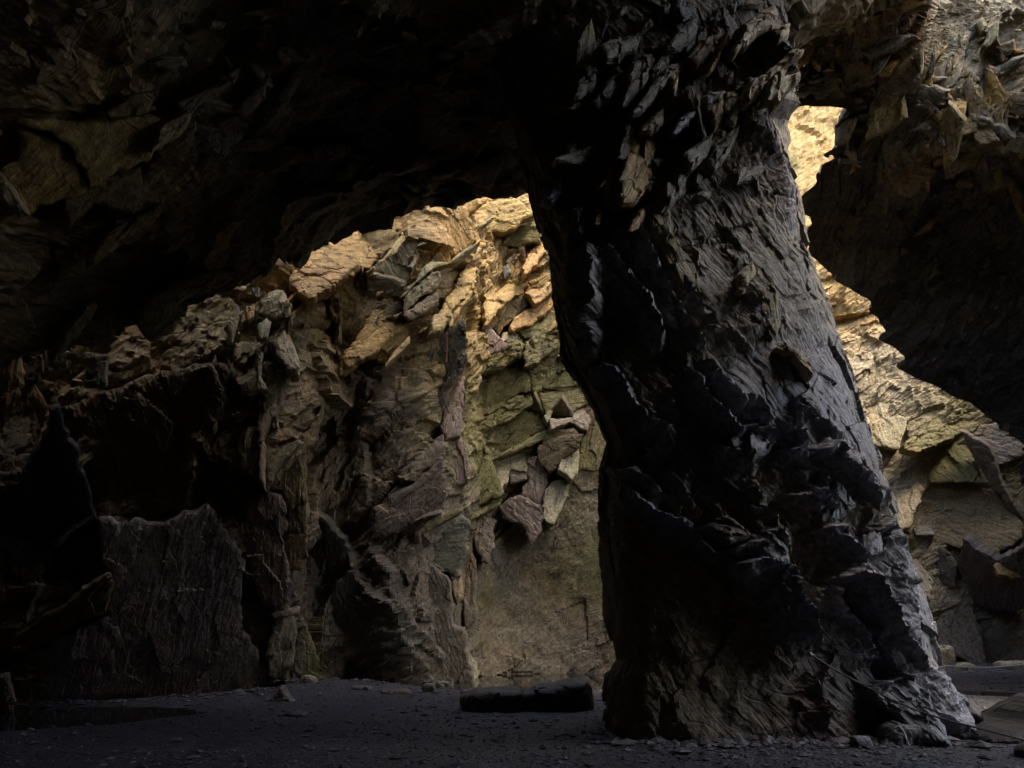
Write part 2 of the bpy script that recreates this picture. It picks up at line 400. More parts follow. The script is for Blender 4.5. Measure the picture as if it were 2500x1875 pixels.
CT = [(250, 380, 160, 'o'), (700, 200, 250, 'g'), (1000, 400, 250, 'g'), (1600, 200, 250, 'g'), (300, 700, 200, 'b')]
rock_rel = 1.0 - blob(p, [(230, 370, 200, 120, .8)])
kc = ~inside([(5.8, 8.6), (7.4, 7.6), (13.2, 6.8), (13.2, 10.6), (6.6, 11.6)], P[:-1, :-1, 0], P[:-1, :-1, 1])      # the hole that lights the pillar from above
kc &= ~inside([(2.8, -5.1), (5.1, -5.1), (5.1, -3.3), (2.8, -3.3)], P[:-1, :-1, 0], P[:-1, :-1, 1])                      # unseen hole added behind the camera as soft fill for the pillar front
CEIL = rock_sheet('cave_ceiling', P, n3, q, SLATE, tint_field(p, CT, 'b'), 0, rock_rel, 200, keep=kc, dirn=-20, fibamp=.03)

# ------------------------------------------------------------------ the broken overhang on the right
rows = np.concatenate([np.linspace(-260, 20, 30, endpoint=False), np.linspace(20, 1330, 330)])
left = interp(rows, [-300, 232, 250, 330, 390, 470, 490, 590, 640, 700, 800, 860, 930, 1000, 1030, 1180, 1330],
              [1800, 1850, 2045, 2035, 2020, 1965, 1955, 2000, 2040, 2085, 2120, 2180, 2260, 2360, 2430, 2510, 2680])
left = left + 22 * vnoise(np.c_[rows / 23., rows * 0, rows * 0], 71) + 42 * vnoise(np.c_[rows / 61., rows * 0, rows * 0], 72) * (rows > 480)
cols = np.linspace(0, 1, 230)
PX = left[:, None] + (3000 - left[:, None]) * cols[None] ** 1.15
PY = np.broadcast_to(rows[:, None], PX.shape)
YR = interp(PY, [-260, 0, 350, 600, 1000, 1330], [11.6, 13.0, 16.6, 19.0, 21.2, 22.2])
g = 1 / (1 + np.exp(-(PX - 2235 + .25 * (PY - 200)) / 25.0))
Yp = interp(PY, [-260, 30, 350, 420, 600], [15.0, 15.0, 15.5, 16.8, 19.0])
YR = np.where(PY < 600, YR * (1 - g) + Yp * g, YR)
P = np.stack([(PX - CX) / F * YR, YR, EYE + (H0 - PY) / F * YR], -1)
base_bvh('over', P)
n3 = grid_normals(P)
if n3[150, 100, 1] > 0: n3 = -n3
q = np.stack([P[:, :, 0], P[:, :, 2] * .8 + P[:, :, 1] * .6], -1).reshape(-1, 2); p = P.reshape(-1, 3)
kc = ~((PX[:-1, :-1] > 2230) & (PY[:-1, :-1] < -22))
OT = [(2380, 200, 150, 'p'), (2100, 100, 150, 'b'), (2200, 300, 120, 'g'), (2250, 600, 250, 'd'), (2300, 850, 250, 'k'), (2050, 650, 100, 'b'), (2480, 700, 120, 'd')]  # pale blob paints in the sunlit patch, dark ones the shade on the mass
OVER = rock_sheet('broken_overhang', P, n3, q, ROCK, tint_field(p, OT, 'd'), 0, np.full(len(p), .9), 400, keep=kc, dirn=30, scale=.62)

# ------------------------------------------------------------------ unseen roof, its edge and shafts set to shape the daylight
SHAFTS = [[(-6, 18.4), (8.5, 18.4), (8.5, 24), (-6, 24)],
          [(8.5, 19.0), (24, 19.0), (24, 29.5), (8.5, 29.5)],
          [(9.0, 12.0), (15.5, 12.0), (15.5, 15.2), (9.0, 15.2)]]
gx = np.arange(-15, 28, .5); gy = np.arange(-10, 30.5, .5)
P = np.stack(np.meshgrid(gx, gy, indexing='ij') + [np.full((len(gx), len(gy)), 20.0)], -1)
X, Y = P[:-1, :-1, 0] + .25, P[:-1, :-1, 1] + .25
kc = np.ones(X.shape, bool)
kc &= (X > 4.5) & (Y > 10.0)  # roof part added over the chamber to shade the lower back wall
for sp in SHAFTS: kc &= ~inside(sp, X, Y)
n3 = np.zeros_like(P); n3[:, :, 2] = -1
q = P[:, :, :2].reshape(-1, 2); p = P.reshape(-1, 3)
rock_sheet('light_shaping_roof', P, n3, q, SLATE, np.tile(TINT['d'], (len(p), 1)), 0, np.ones(len(p)) * .8, 500, keep=kc, scale=2.0)

# ------------------------------------------------------------------ the leaning pillar
rw = np.concatenate([np.arange(1880, -60, -2.7), np.arange(-60, -1000, -30)])
xl = interp(rw, [-900, -100, 0, 120, 250, 330, 420, 480, 600, 760, 870, 940, 1010, 1080, 1150, 1250, 1350, 1500, 1610, 1650, 1760, 1850],
            [900, 1080, 1130, 1190, 1235, 1262, 1285, 1298, 1335, 1362, 1382, 1420, 1452, 1482, 1468, 1460, 1470, 1482, 1497, 1476, 1470, 1465])
xr = interp(rw, [-900, -200, 0, 60, 180, 240, 290, 420, 480, 600, 700, 850, 950, 1060, 1150, 1230, 1350, 1450, 1550, 1640, 1700, 1790, 1850],
            [2000, 1900, 1905, 1918, 1945, 1940, 1900, 1920, 1945, 1965, 2000, 2050, 2090, 2120, 2150, 2188, 2215, 2255, 2275, 2292, 2330, 2375, 2400])
rw = rw.astype(float)
nf_, nb_ = 440, 60
tb = np.linspace(0, 1, nb_ + 2)[1:-1]
prof = np.array([(0, 0), (.008, -.7), (.03, -1.35), (.08, -1.75), (.16, -1.9), (.40, -1.90), (.55, -1.82), (.74, -1.62), (.88, -1.36), (.96, -.98), (.99, -.5), (1, 0)])
ps_, _ = resample(catmull(prof * [4.6, 1], 12), .02); ps_ = np.stack([np.interp(np.linspace(0, 1, nf_), np.linspace(0, 1, len(ps_)), ps_[:, k]) for k in (0, 1)], 1)
tf = np.clip(ps_[:, 0] / 4.6, 0, 1); front = ps_[:, 1]
P = np.zeros((nf_ + nb_, len(rw), 3))
depth = interp(rw, [-200, 400, 1000, 1600, 1800], [.7, .8, 1.0, 1.05, 1.1])
for k in range(nf_ + nb_):
    if k < nf_: pxx = xl + (xr - xl) * tf[k]; Yk = 11 + front[k] * depth
    else:
        b_ = tb[k - nf_]; pxx = xr + (xl - xr) * b_; Yk = 11 + 2.4 * math.sin(math.pi * b_) ** .5 + 0 * depth
    P[k, :, 0] = (pxx - CX) / F * Yk; P[k, :, 1] = Yk; P[k, :, 2] = EYE + (H0 - rw) / F * Yk
zz = P[nf_ // 2, :, 2]
# silhouettes are seen at depth 11: correct the front so that it stays inside them
base_bvh('pillar', P, wrap=True, step=(4, 8))
PFOOT = P[:, np.argmin(np.abs(P[nf_ // 2, :, 2])), :2].copy()
n3 = grid_normals(P, wrap=True)
if n3[nf_ // 2, 100, 1] > 0: n3 = -n3
arc = np.concatenate([[0], np.cumsum(np.linalg.norm(np.diff(P[:, 200], axis=0), axis=1))])
q = np.stack(np.broadcast_arrays(arc[:, None], zz[None]), -1).reshape(-1, 2); p = P.reshape(-1, 3)
PT = [(1700, 1500, 200, 'b'), (1600, 300, 200, 'g'), (1700, 700, 180, 'g'), (1900, 1300, 150, 'b'), (2000, 1000, 120, 's'), (1400, 1000, 150, 'd'), (2100, 1500, 150, 's'), (1800, 1100, 150, 's')]
PMOSS = [(1980, 1000, 30, 90, .45), (2060, 1130, 40, 40, .3), (2010, 1720, 12, 60, .5)]
rel = .40 - .36 * blob(p, [(1780, 1620, 200, 190, 1), (1560, 1500, 110, 250, 1), (1800, 750, 150, 300, .8), (1500, 1000, 120, 150, .8)])
root = bpy.data.objects.new('rock_pillar', None); COL.objects.link(root)
root.location = (4.0, 11, 0); root['label'] = 'massive dark slate pillar leaning from cave floor up to the roof'; root['category'] = 'rock pillar'
bpy.context.view_layer.update()
PILLAR = root
def under(o, r):
    o.parent = r; o.matrix_parent_inverse = r.matrix_world.inverted()
PILLAR_RIDGES = [('E', [(500,940),(560,1080),(620,1190),(670,1310),(770,1480),(870,1650)], .18, 10, 50), ('E', [(410,1120),(470,1240),(540,1310),(600,1400),(640,1530),(670,1590)], .22, 22, 50),
    ('E', [(335,1110),(345,1220),(375,1400),(360,1500),(390,1655)], .22, 34, 40), ('E', [(830,1320),(900,1440),(1000,1655)], .12, 7, 40), ('E', [(1015,1265),(1080,1400),(1150,1560)], .14, 9, 50),
    ('E', [(1020,560),(1110,720),(1200,880),(1300,1120),(1400,1320),(1475,1530)], .2, 18, 40), ('E', [(610,920),(690,1110),(790,1330),(870,1450)], .14, 8, 60), ('E', [(250,930),(275,1050),(290,1170)], .14, 14, 30),
    ('F', [(540,0),(610,140),(700,250),(760,300)], .22, 14, 40), ('F', [(590,0),(640,40),(740,170),(760,200)], .2, 15, 30), ('F', [(740,150),(800,160),(860,235),(980,300),(1030,370)], .24, 18, 40),
    ('F', [(640,330),(720,370),(830,430)], .22, 16, 35), ('F', [(900,350),(970,380),(1060,470),(1110,570),(1140,640)], .22, 16, 40), ('F', [(910,530),(1020,545),(1110,600)], .18, 13, 35),
    ('F', [(1030,370),(1100,345),(1160,430),(1260,510),(1340,600)], .2, 16, 40), ('F', [(800,570),(870,600),(930,640)], .16, 10, 35), ('F', [(1040,680),(1140,670),(1200,790),(1300,960),(1361,1100)], .22, 20, 40),
    ('F', [(1100,890),(1140,980),(1230,1060),(1290,1170),(1340,1225)], .18, 14, 35), ('F', [(200,430),(260,420),(330,445),(400,480),(460,560)], .2, 11, 40), ('F', [(310,480),(370,560),(440,615),(480,660),(520,645),(600,705),(650,780),(660,815)], .24, 14, 40),
    ('F', [(670,770),(780,745),(840,735),(900,800)], .18, 12, 35), ('F', [(700,820),(830,800),(940,842),(975,930),(1025,1040),(1095,1175)], .26, 12, 90), ('F', [(180,0),(250,30),(300,90),(360,200),(375,240),(430,260),(500,305)], .22, 12, 40),
    ('F', [(1060,1270),(1090,1330),(1130,1490)], .14, 8, 40), ('F', [(800,450),(840,520),(900,560)], .14, 14, 30), ('F', [(720,290),(780,260),(860,280),(900,340)], .2, 14, 30), ('F', [(820,690),(900,680),(975,760)], .16, 18, 30),
    ('H', [(250,880),(330,860),(400,900),(470,1010),(540,1140),(610,1250),(700,1340),(760,1440),(800,1570)], .26, 22, 45), ('H', [(545,820),(600,1080),(640,1190)], .16, 10, 30),
    ('H', [(440,700),(480,650),(530,760),(600,900),(650,1050),(700,1200)], .18, 13, 35), ('H', [(430,1350),(520,1310),(610,1275)], .2, 14, 40), ('H', [(580,1460),(680,1450),(760,1500),(810,1580)], .2, 14, 40), ('H', [(640,1260),(760,1275),(830,1380),(900,1440),(960,1550)], .2, 16, 40)]
REG['Z'] = (0, 0, 1.0)
rr_ = np.random.default_rng(33); FINE = []
while len(FINE) < 75:                                     # finer broken lips between the big ones
    y_ = rr_.uniform(560, 1740); xa, xb = np.interp(y_, rw[::-1], xl[::-1]), np.interp(y_, rw[::-1], xr[::-1]); x_ = rr_.uniform(xa + 40, xb - 40)
    if 1420 < y_ and x_ < 1900: continue
    ln = rr_.uniform(40, 190); an = math.radians(rr_.uniform(25, 68)); cv = rr_.uniform(-.35, .35)
    FINE.append(('Z', [(x_ + ln * t_ * math.cos(an + cv * t_), y_ + ln * t_ * math.sin(an + cv * t_)) for t_ in (-.5, -.2, .15, .5)], rr_.uniform(.05, .12), rr_.uniform(6, 14), rr_.uniform(12, 30)))
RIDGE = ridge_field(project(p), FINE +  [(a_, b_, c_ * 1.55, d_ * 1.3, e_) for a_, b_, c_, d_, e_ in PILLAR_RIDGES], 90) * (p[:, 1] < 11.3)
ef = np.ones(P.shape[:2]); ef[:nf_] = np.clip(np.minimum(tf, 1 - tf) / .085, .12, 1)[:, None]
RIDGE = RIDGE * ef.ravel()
rt = np.clip((RIDGE - .12) / .2, 0, 1)[:, None]           # rim light along the lips, painted in as a paler slate colour
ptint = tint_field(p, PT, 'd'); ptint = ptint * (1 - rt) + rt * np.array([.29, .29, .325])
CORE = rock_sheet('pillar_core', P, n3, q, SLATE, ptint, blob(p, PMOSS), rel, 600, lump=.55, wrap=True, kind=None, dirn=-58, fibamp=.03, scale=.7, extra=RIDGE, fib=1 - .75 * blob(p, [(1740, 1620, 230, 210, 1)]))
under(CORE, PILLAR)

# ------------------------------------------------------------------ floor and water
def ground_h(P):
    h = .05 + fbm(np.c_[P[:, 0] * .35, P[:, 1] * .35, P[:, 0] * 0], 4, 900) * .07 + fbm(np.c_[P[:, 0] * 2.2, P[:, 1] * 2.2, P[:, 0] * 0], 4, 901) * .028
    def dip(x, y, rx, ry, a, ang=0):
        c, s_ = math.cos(ang), math.sin(ang); X = (P[:, 0] - x) * c + (P[:, 1] - y) * s_; Y = -(P[:, 0] - x) * s_ + (P[:, 1] - y) * c
        return -a * np.exp(-((X / rx) ** 2 + (Y / ry) ** 2) ** 2)
    h += dip(1.4, 20.3, 4.2, 3.0, .3) + dip(-1.7, 18.2, 1.2, 1.2, .12)
    h += dip(-8.2, 11.6, 2.6, 1.6, .16, .3)
    h += dip(11.1, 16.1, .95, .8, .2) + dip(14.6, 18.6, 1.6, .5, .10)
    h += .22 * np.exp(-((P[:, 0] + 4.8) / 1.8) ** 2 - ((P[:, 1] - 16.6) / 1.4) ** 2)
    h += .12 * np.exp(-((P[:, 0] - 15) / 5) ** 2 - ((P[:, 1] - 27.5) / 3) ** 2)
    return h
ys = np.concatenate([np.linspace(-9, 6.5, 25, endpoint=False), 6.5 * (31 / 6.5) ** np.linspace(0, 1, 420)])
us = np.linspace(-1, 1, 420)
P = np.zeros((len(us), len(ys), 3))
half = np.interp(ys, [-9, 6.5, 31], [14, 14, 27.5])
P[:, :, 0] = us[:, None] * half[None] + np.interp(ys, [-9, 6.5, 31], [0, 0, 4])[None]; P[:, :, 1] = ys[None]
p = P.reshape(-1, 3); p[:, 2] = ground_h(p) + fbm(p * 14, 2, 905) * .008
gm = bpy.data.materials.new('wet_slate_gravel'); nt, N, L = nodes_of(gm)
out = N.new('ShaderNodeOutputMaterial'); bs = N.new('ShaderNodeBsdfPrincipled'); L.new(bs.outputs[0], out.inputs[0])
pos = N.new('ShaderNodeNewGeometry').outputs['Position']
vo = N.new('ShaderNodeTexVoronoi'); vo.inputs['Scale'].default_value = 22; L.new(pos, vo.inputs['Vector'])
vo2 = N.new('ShaderNodeTexVoronoi'); vo2.inputs['Scale'].default_value = 60; L.new(pos, vo2.inputs['Vector'])
n1 = noise(N, L, pos, 1.3, 6, .6); n2 = noise(N, L, pos, 18, 6, .7)
cc = mix_col(N, L, n1, (.016, .016, .02), (.042, .041, .047))
cc = mix_col(N, L, ramp(N, L, vo.outputs['Color'], .3, .9), cc, (.065, .065, .075))
L.new(cc, bs.inputs['Base Color'])
L.new(math_node(N, L, 'MULTIPLY_ADD', n2, .6, .18), bs.inputs['Roughness']); bs.inputs['Specular IOR Level'].default_value = .5
hh = math_node(N, L, 'ADD', math_node(N, L, 'MULTIPLY', vo.outputs['Distance'], -.02), math_node(N, L, 'MULTIPLY', vo2.outputs['Distance'], -.006))
hh = math_node(N, L, 'ADD', hh, math_node(N, L, 'MULTIPLY', n2, .02))
bp = N.new('ShaderNodeBump'); bp.inputs['Distance'].default_value = 1; L.new(hh, bp.inputs['Height']); L.new(bp.outputs[0], bs.inputs['Normal'])
me = mk_mesh('ground', p, [grid_faces(len(us), len(ys))], mat=gm)
link('ground', me, kind='structure')
wm = bpy.data.materials.new('still_water'); nt, N, L = nodes_of(wm)
out = N.new('ShaderNodeOutputMaterial'); bs = N.new('ShaderNodeBsdfPrincipled'); L.new(bs.outputs[0], out.inputs[0])
pos = N.new('ShaderNodeNewGeometry').outputs['Position']
L.new(mix_col(N, L, noise(N, L, pos, .8), (.012, .013, .010), (.022, .021, .016)), bs.inputs['Base Color'])
bs.inputs['Roughness'].default_value = .03; bs.inputs['IOR'].default_value = 1.33
bp = N.new('ShaderNodeBump'); bp.inputs['Distance'].default_value = .002; L.new(noise(N, L, pos, 2.2, 3), bp.inputs['Height']); L.new(bp.outputs[0], bs.inputs['Normal'])
def pool(name, x, y, rx, ry, zw=0.0):
    t = np.linspace(0, 2 * math.pi, 40, endpoint=False)
    V = np.c_[x + rx * np.cos(t), y + ry * np.sin(t), np.full(40, zw)]
    me = mk_mesh(name, V, [np.arange(40).reshape(1, 40)], mat=wm)
    return link(name, me, kind='structure')
pool('back_pool', 1.2, 20.4, 5.2, 3.6); pool('left_pool', -8.2, 11.6, 3.4, 2.3)
pool('puddle', 11.1, 16.1, 1.6, 1.4); pool('puddle', 14.6, 18.6, 2.2, .9)
# ------------------------------------------------------------------ slabs of slate that stand proud of the rock
def inpoly(poly, pts):
    return inside([tuple(v) for v in poly], pts[:, 0], pts[:, 1])
def slab(key, reg, pts, b, tint='b', off=.25, thick=None, bev=None, fdir=None, rough=.6, curl=0.0, L=LSUN, moss=0.0, parent=None, mat=None, jag=1.0, name='slate_slab', turn=0.0, fib=1.0, maxa=62, tmul=1.0):
    global SLABN
    SLABN += 1; sd = 1000 + SLABN * 13
    x0, y0, sc = REG[reg]
    px = np.array([(x0 + x / sc, y0 + y / sc) for x, y in pts])
    c2 = px.mean(0)
    hits = [base_hit(key, *c2)] + [base_hit(key, *(c2 * .45 + v * .55)) for v in px]
    hits = [h for h in hits if h is not None]
    if not hits: return None
    Yc = float(np.median([h[1] for h in hits])) - off
    C0 = at(c2[0], c2[1], Yc)
    v = unit(np.array([0, 0, EYE]) - C0)
    r_ = np.random.default_rng(sd)
    # the face leans towards or away from the light as the photograph shows it lit or dark
    th = math.acos(np.clip(v @ L, -1, 1)); al = np.clip(th - math.acos(np.clip(b, -.95, .98)), -math.radians(maxa), math.radians(maxa))
    perp = unit(L - (L @ v) * v)
    n = v * math.cos(al) + perp * math.sin(al)
    side = unit(np.cross(n, v + 1e-3)); n = unit(n + side * (r_.uniform(-.16, .16) + turn))
    if n @ v < .3: n = unit(n + v * (.35 - n @ v))
    o = np.array([0, 0, EYE])
    W = []
    for (x, y) in px:
        d = ray(x, y); t = ((C0 - o) @ n) / (d @ n); t = np.clip(t, Yc - 1.6, Yc + 1.6); W.append(o + d * t)
    W = np.array(W)
    # local frame of the face, x along the cleavage fibres
    ex = unit(np.array([1, 0, 0]) - n[0] * n); ez = np.cross(n, ex)
    if ez[2] < 0: ez = -ez
    if fdir is None:
        Q = np.c_[(W - C0) @ ex, (W - C0) @ ez]; Qc = Q - Q.mean(0)
        ev, evec = np.linalg.eigh(Qc.T @ Qc); a = math.atan2(evec[1, 1], evec[0, 1])
    else: a = math.radians(fdir)
    fx = ex * math.cos(a) + ez * math.sin(a); fy = -ex * math.sin(a) + ez * math.cos(a)
    Q = np.c_[(W - C0) @ fx, (W - C0) @ fy]
    area = .5 * np.sum(Q[:, 0] * np.roll(Q[:, 1], -1) - np.roll(Q[:, 0], -1) * Q[:, 1])
    if area < 0: Q = Q[::-1]; area = -area
    size = math.sqrt(area) + .02
    h = max(.022, min(Yc / 667 * 1.6, size / 6))
    if size > 3: h *= 1.3
    # broken outline
    B = []
    per = 0
    for k in range(len(Q)):
        p0, p1 = Q[k], Q[(k + 1) % len(Q)]; l = np.linalg.norm(p1 - p0); m = max(1, int(round(l / (h * 1.1))))
        tt = np.arange(m) / m; seg = p0 + (p1 - p0) * tt[:, None]
        nn = np.array([p1[1] - p0[1], p0[0] - p1[0]]) / (l + 1e-9)
        s_ = per + tt * l; per += l
        am = min(.09, .08 * size) * jag
        w = np.sin(np.pi * np.clip(tt, 0, 1)) ** .5
        nz = vnoise(np.c_[s_ * 3.1, np.full(m, sd * .37), s_ * 0], sd) * .7 + vnoise(np.c_[s_ * 9, np.full(m, sd * .71), s_ * 0], sd + 1) * .5
        B.append(seg + nn * (nz * am * w)[:, None])
    B = np.vstack(B); nb = len(B)
    lo, hi = B.min(0), B.max(0)
    gx_, gy_ = np.meshgrid(np.arange(lo[0], hi[0], h), np.arange(lo[1], hi[1], h * .87))
    gx_ = gx_ + (np.arange(gx_.shape[0]) % 2)[:, None] * h * .5
    G = np.c_[gx_.ravel(), gy_.ravel()] + r_.uniform(-.18, .18, (gx_.size, 2)) * h
    G = G[inpoly(B, G)]
    if len(G):
        dm = np.full(len(G), 9e9)
        for k in range(0, nb, 400):
            dd = ((G[:, None, :] - B[None, k:k + 400, :]) ** 2).sum(-1).min(1); dm = np.minimum(dm, dd)
        dm = np.sqrt(dm); ok = dm > h * .55; G = G[ok]; dm = dm[ok]
    else: dm = np.zeros(0)
    pts2 = np.vstack([B, G])
    res = delaunay_2d_cdt([Vector(p_) for p_ in pts2], [], [list(range(nb))], 1, 1e-5)
    V2 = np.array([tuple(p_) for p_ in res[0]]); T = np.array([f for f in res[2] if len(f) == 3], np.int64)
    if len(T) == 0: return None
    nV = len(V2)
    # which are boundary verts: edges used once
    ed = np.concatenate([T[:, [0, 1]], T[:, [1, 2]], T[:, [2, 0]]])
    key_ = ed.min(1) * nV + ed.max(1); uq, cnt = np.unique(key_, return_counts=True)
    be = ed[np.isin(key_, uq[cnt == 1])]
    bset = np.unique(be)
    P3 = C0 + V2[:, :1] * fx + V2[:, 1:] * fy
    d_edge = np.zeros(nV)
    Bv = V2[bset]
    for k in range(0, nV, 2000):
        d_edge[k:k + 2000] = np.sqrt(((V2[k:k + 2000, None, :] - Bv[None]) ** 2).sum(-1).min(1))
    q2 = V2 + sd
    f1, _ = facet(q2 * np.array([.5, 1]), .30 * min(1.6, size + .3), sd, .45)
    f2, _ = facet(q2 * np.array([.45, 1]), .11, sd + 5, .5)
    fb = 1 - np.abs(fbm(np.c_[V2[:, 0] * 1.4 + sd, V2[:, 1] * 10, V2[:, 0] * 0], 3, sd + 2))
    dsp = rough * (f1 * .30 + f2 * .38 + fb * .028 + fbm(np.c_[q2 * 1.1, q2[:, :1] * 0], 3, sd + 3) * .04 * min(1, size)) - .02
    dsp = dsp - .03 * np.exp(-d_edge / .04)
    if curl: dsp = dsp + curl * ((V2[:, 1] / (abs(Q[:, 1]).max() + 1e-6)) ** 2 + .6 * (V2[:, 0] / (abs(Q[:, 0]).max() + 1e-6)) ** 2)
    P3 = P3 + n * dsp[:, None]
    # broken sides running back into the rock
    if thick is None: thick = .3 + .3 * size
    if bev is None: bev = .015 + .02 * min(size, 1.5)
    back = unit(-n * .4 + unit(C0 - o) * .8)
    nxt = {}
    for a_, b_ in be: nxt[a_] = b_
    loop = [int(be[0, 0])]
    while len(loop) <= len(be):
        k = nxt.get(loop[-1])
        if k is None or k == loop[0]: break
        loop.append(int(k))
    lp = np.array(loop); R = V2[lp]; m = len(lp)
    tan = np.roll(R, -1, 0) - np.roll(R, 1, 0); outw = unit(np.c_[tan[:, 1], -tan[:, 0]])
    ker = np.array([1, 2, 3, 2, 1]) / 9.
    outw = unit(sum(np.roll(outw, k - 2, 0) * ker[k] for k in range(5)))
    O3 = outw[:, :1] * fx + outw[:, 1:] * fy
    sl = np.cumsum(np.linalg.norm(np.roll(R, -1, 0) - R, axis=1))
    mod = .5 + .9 * (vnoise(np.c_[sl * 2.2, sl * 0 + sd * .13, sl * 0], sd + 8) * .5 + .5)
    rings = [P3[lp]]; uvr = [V2[lp]]
    for k, (gk, fk) in enumerate(((.03, .04), (.10, .10), (.12, .42), (.24, .46), (.27, .80), (.55, .86), (1.0, 1.0))):
        jit = vnoise(np.c_[sl * 6, sl * 0 + k * 3.7, sl * 0 + sd], sd + 9) * .35
        ps = P3[lp] + O3 * (bev * (fk + jit * .4) * mod)[:, None] + back * (thick * gk * (1 + jit * .3))[:, None]
        rings.append(ps); uvr.append(np.c_[V2[lp][:, 0] + sd, V2[lp][:, 1] + thick * gk * 1.0 + 3])
    VV = np.vstack([P3] + rings[1:]); UV = np.vstack([V2 + sd % 50] + uvr[1:])
    quads = []
    ids = [lp] + [nV + k * m + np.arange(m) for k in range(7)]
    for k in range(7):
        a_, b_ = ids[k], ids[k + 1]
        quads.append(np.c_[a_, b_, np.roll(b_, -1), np.roll(a_, -1)])
    nvz = np.cross(P3[T[:, 1]] - P3[T[:, 0]], P3[T[:, 2]] - P3[T[:, 0]]) @ n
    if nvz.sum() < 0: T = T[:, ::-1]
    else: quads = [q_[:, ::-1] for q_ in quads]
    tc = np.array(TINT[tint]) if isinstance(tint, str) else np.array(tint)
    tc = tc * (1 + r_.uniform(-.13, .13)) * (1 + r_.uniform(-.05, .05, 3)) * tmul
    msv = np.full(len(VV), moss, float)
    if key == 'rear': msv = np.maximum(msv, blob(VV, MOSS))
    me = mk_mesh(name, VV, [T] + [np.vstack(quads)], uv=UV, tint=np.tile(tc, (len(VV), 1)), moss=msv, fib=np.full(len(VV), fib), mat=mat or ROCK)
    o_ = link(name, me)
    par = parent if parent is not None else {'rear': REAR, 'ceil': CEIL, 'over': OVER, 'pillar': PILLAR}[key]
    if par is PILLAR: under(o_, par)
    else: o_.parent = par
    return o_
SLABN = 0
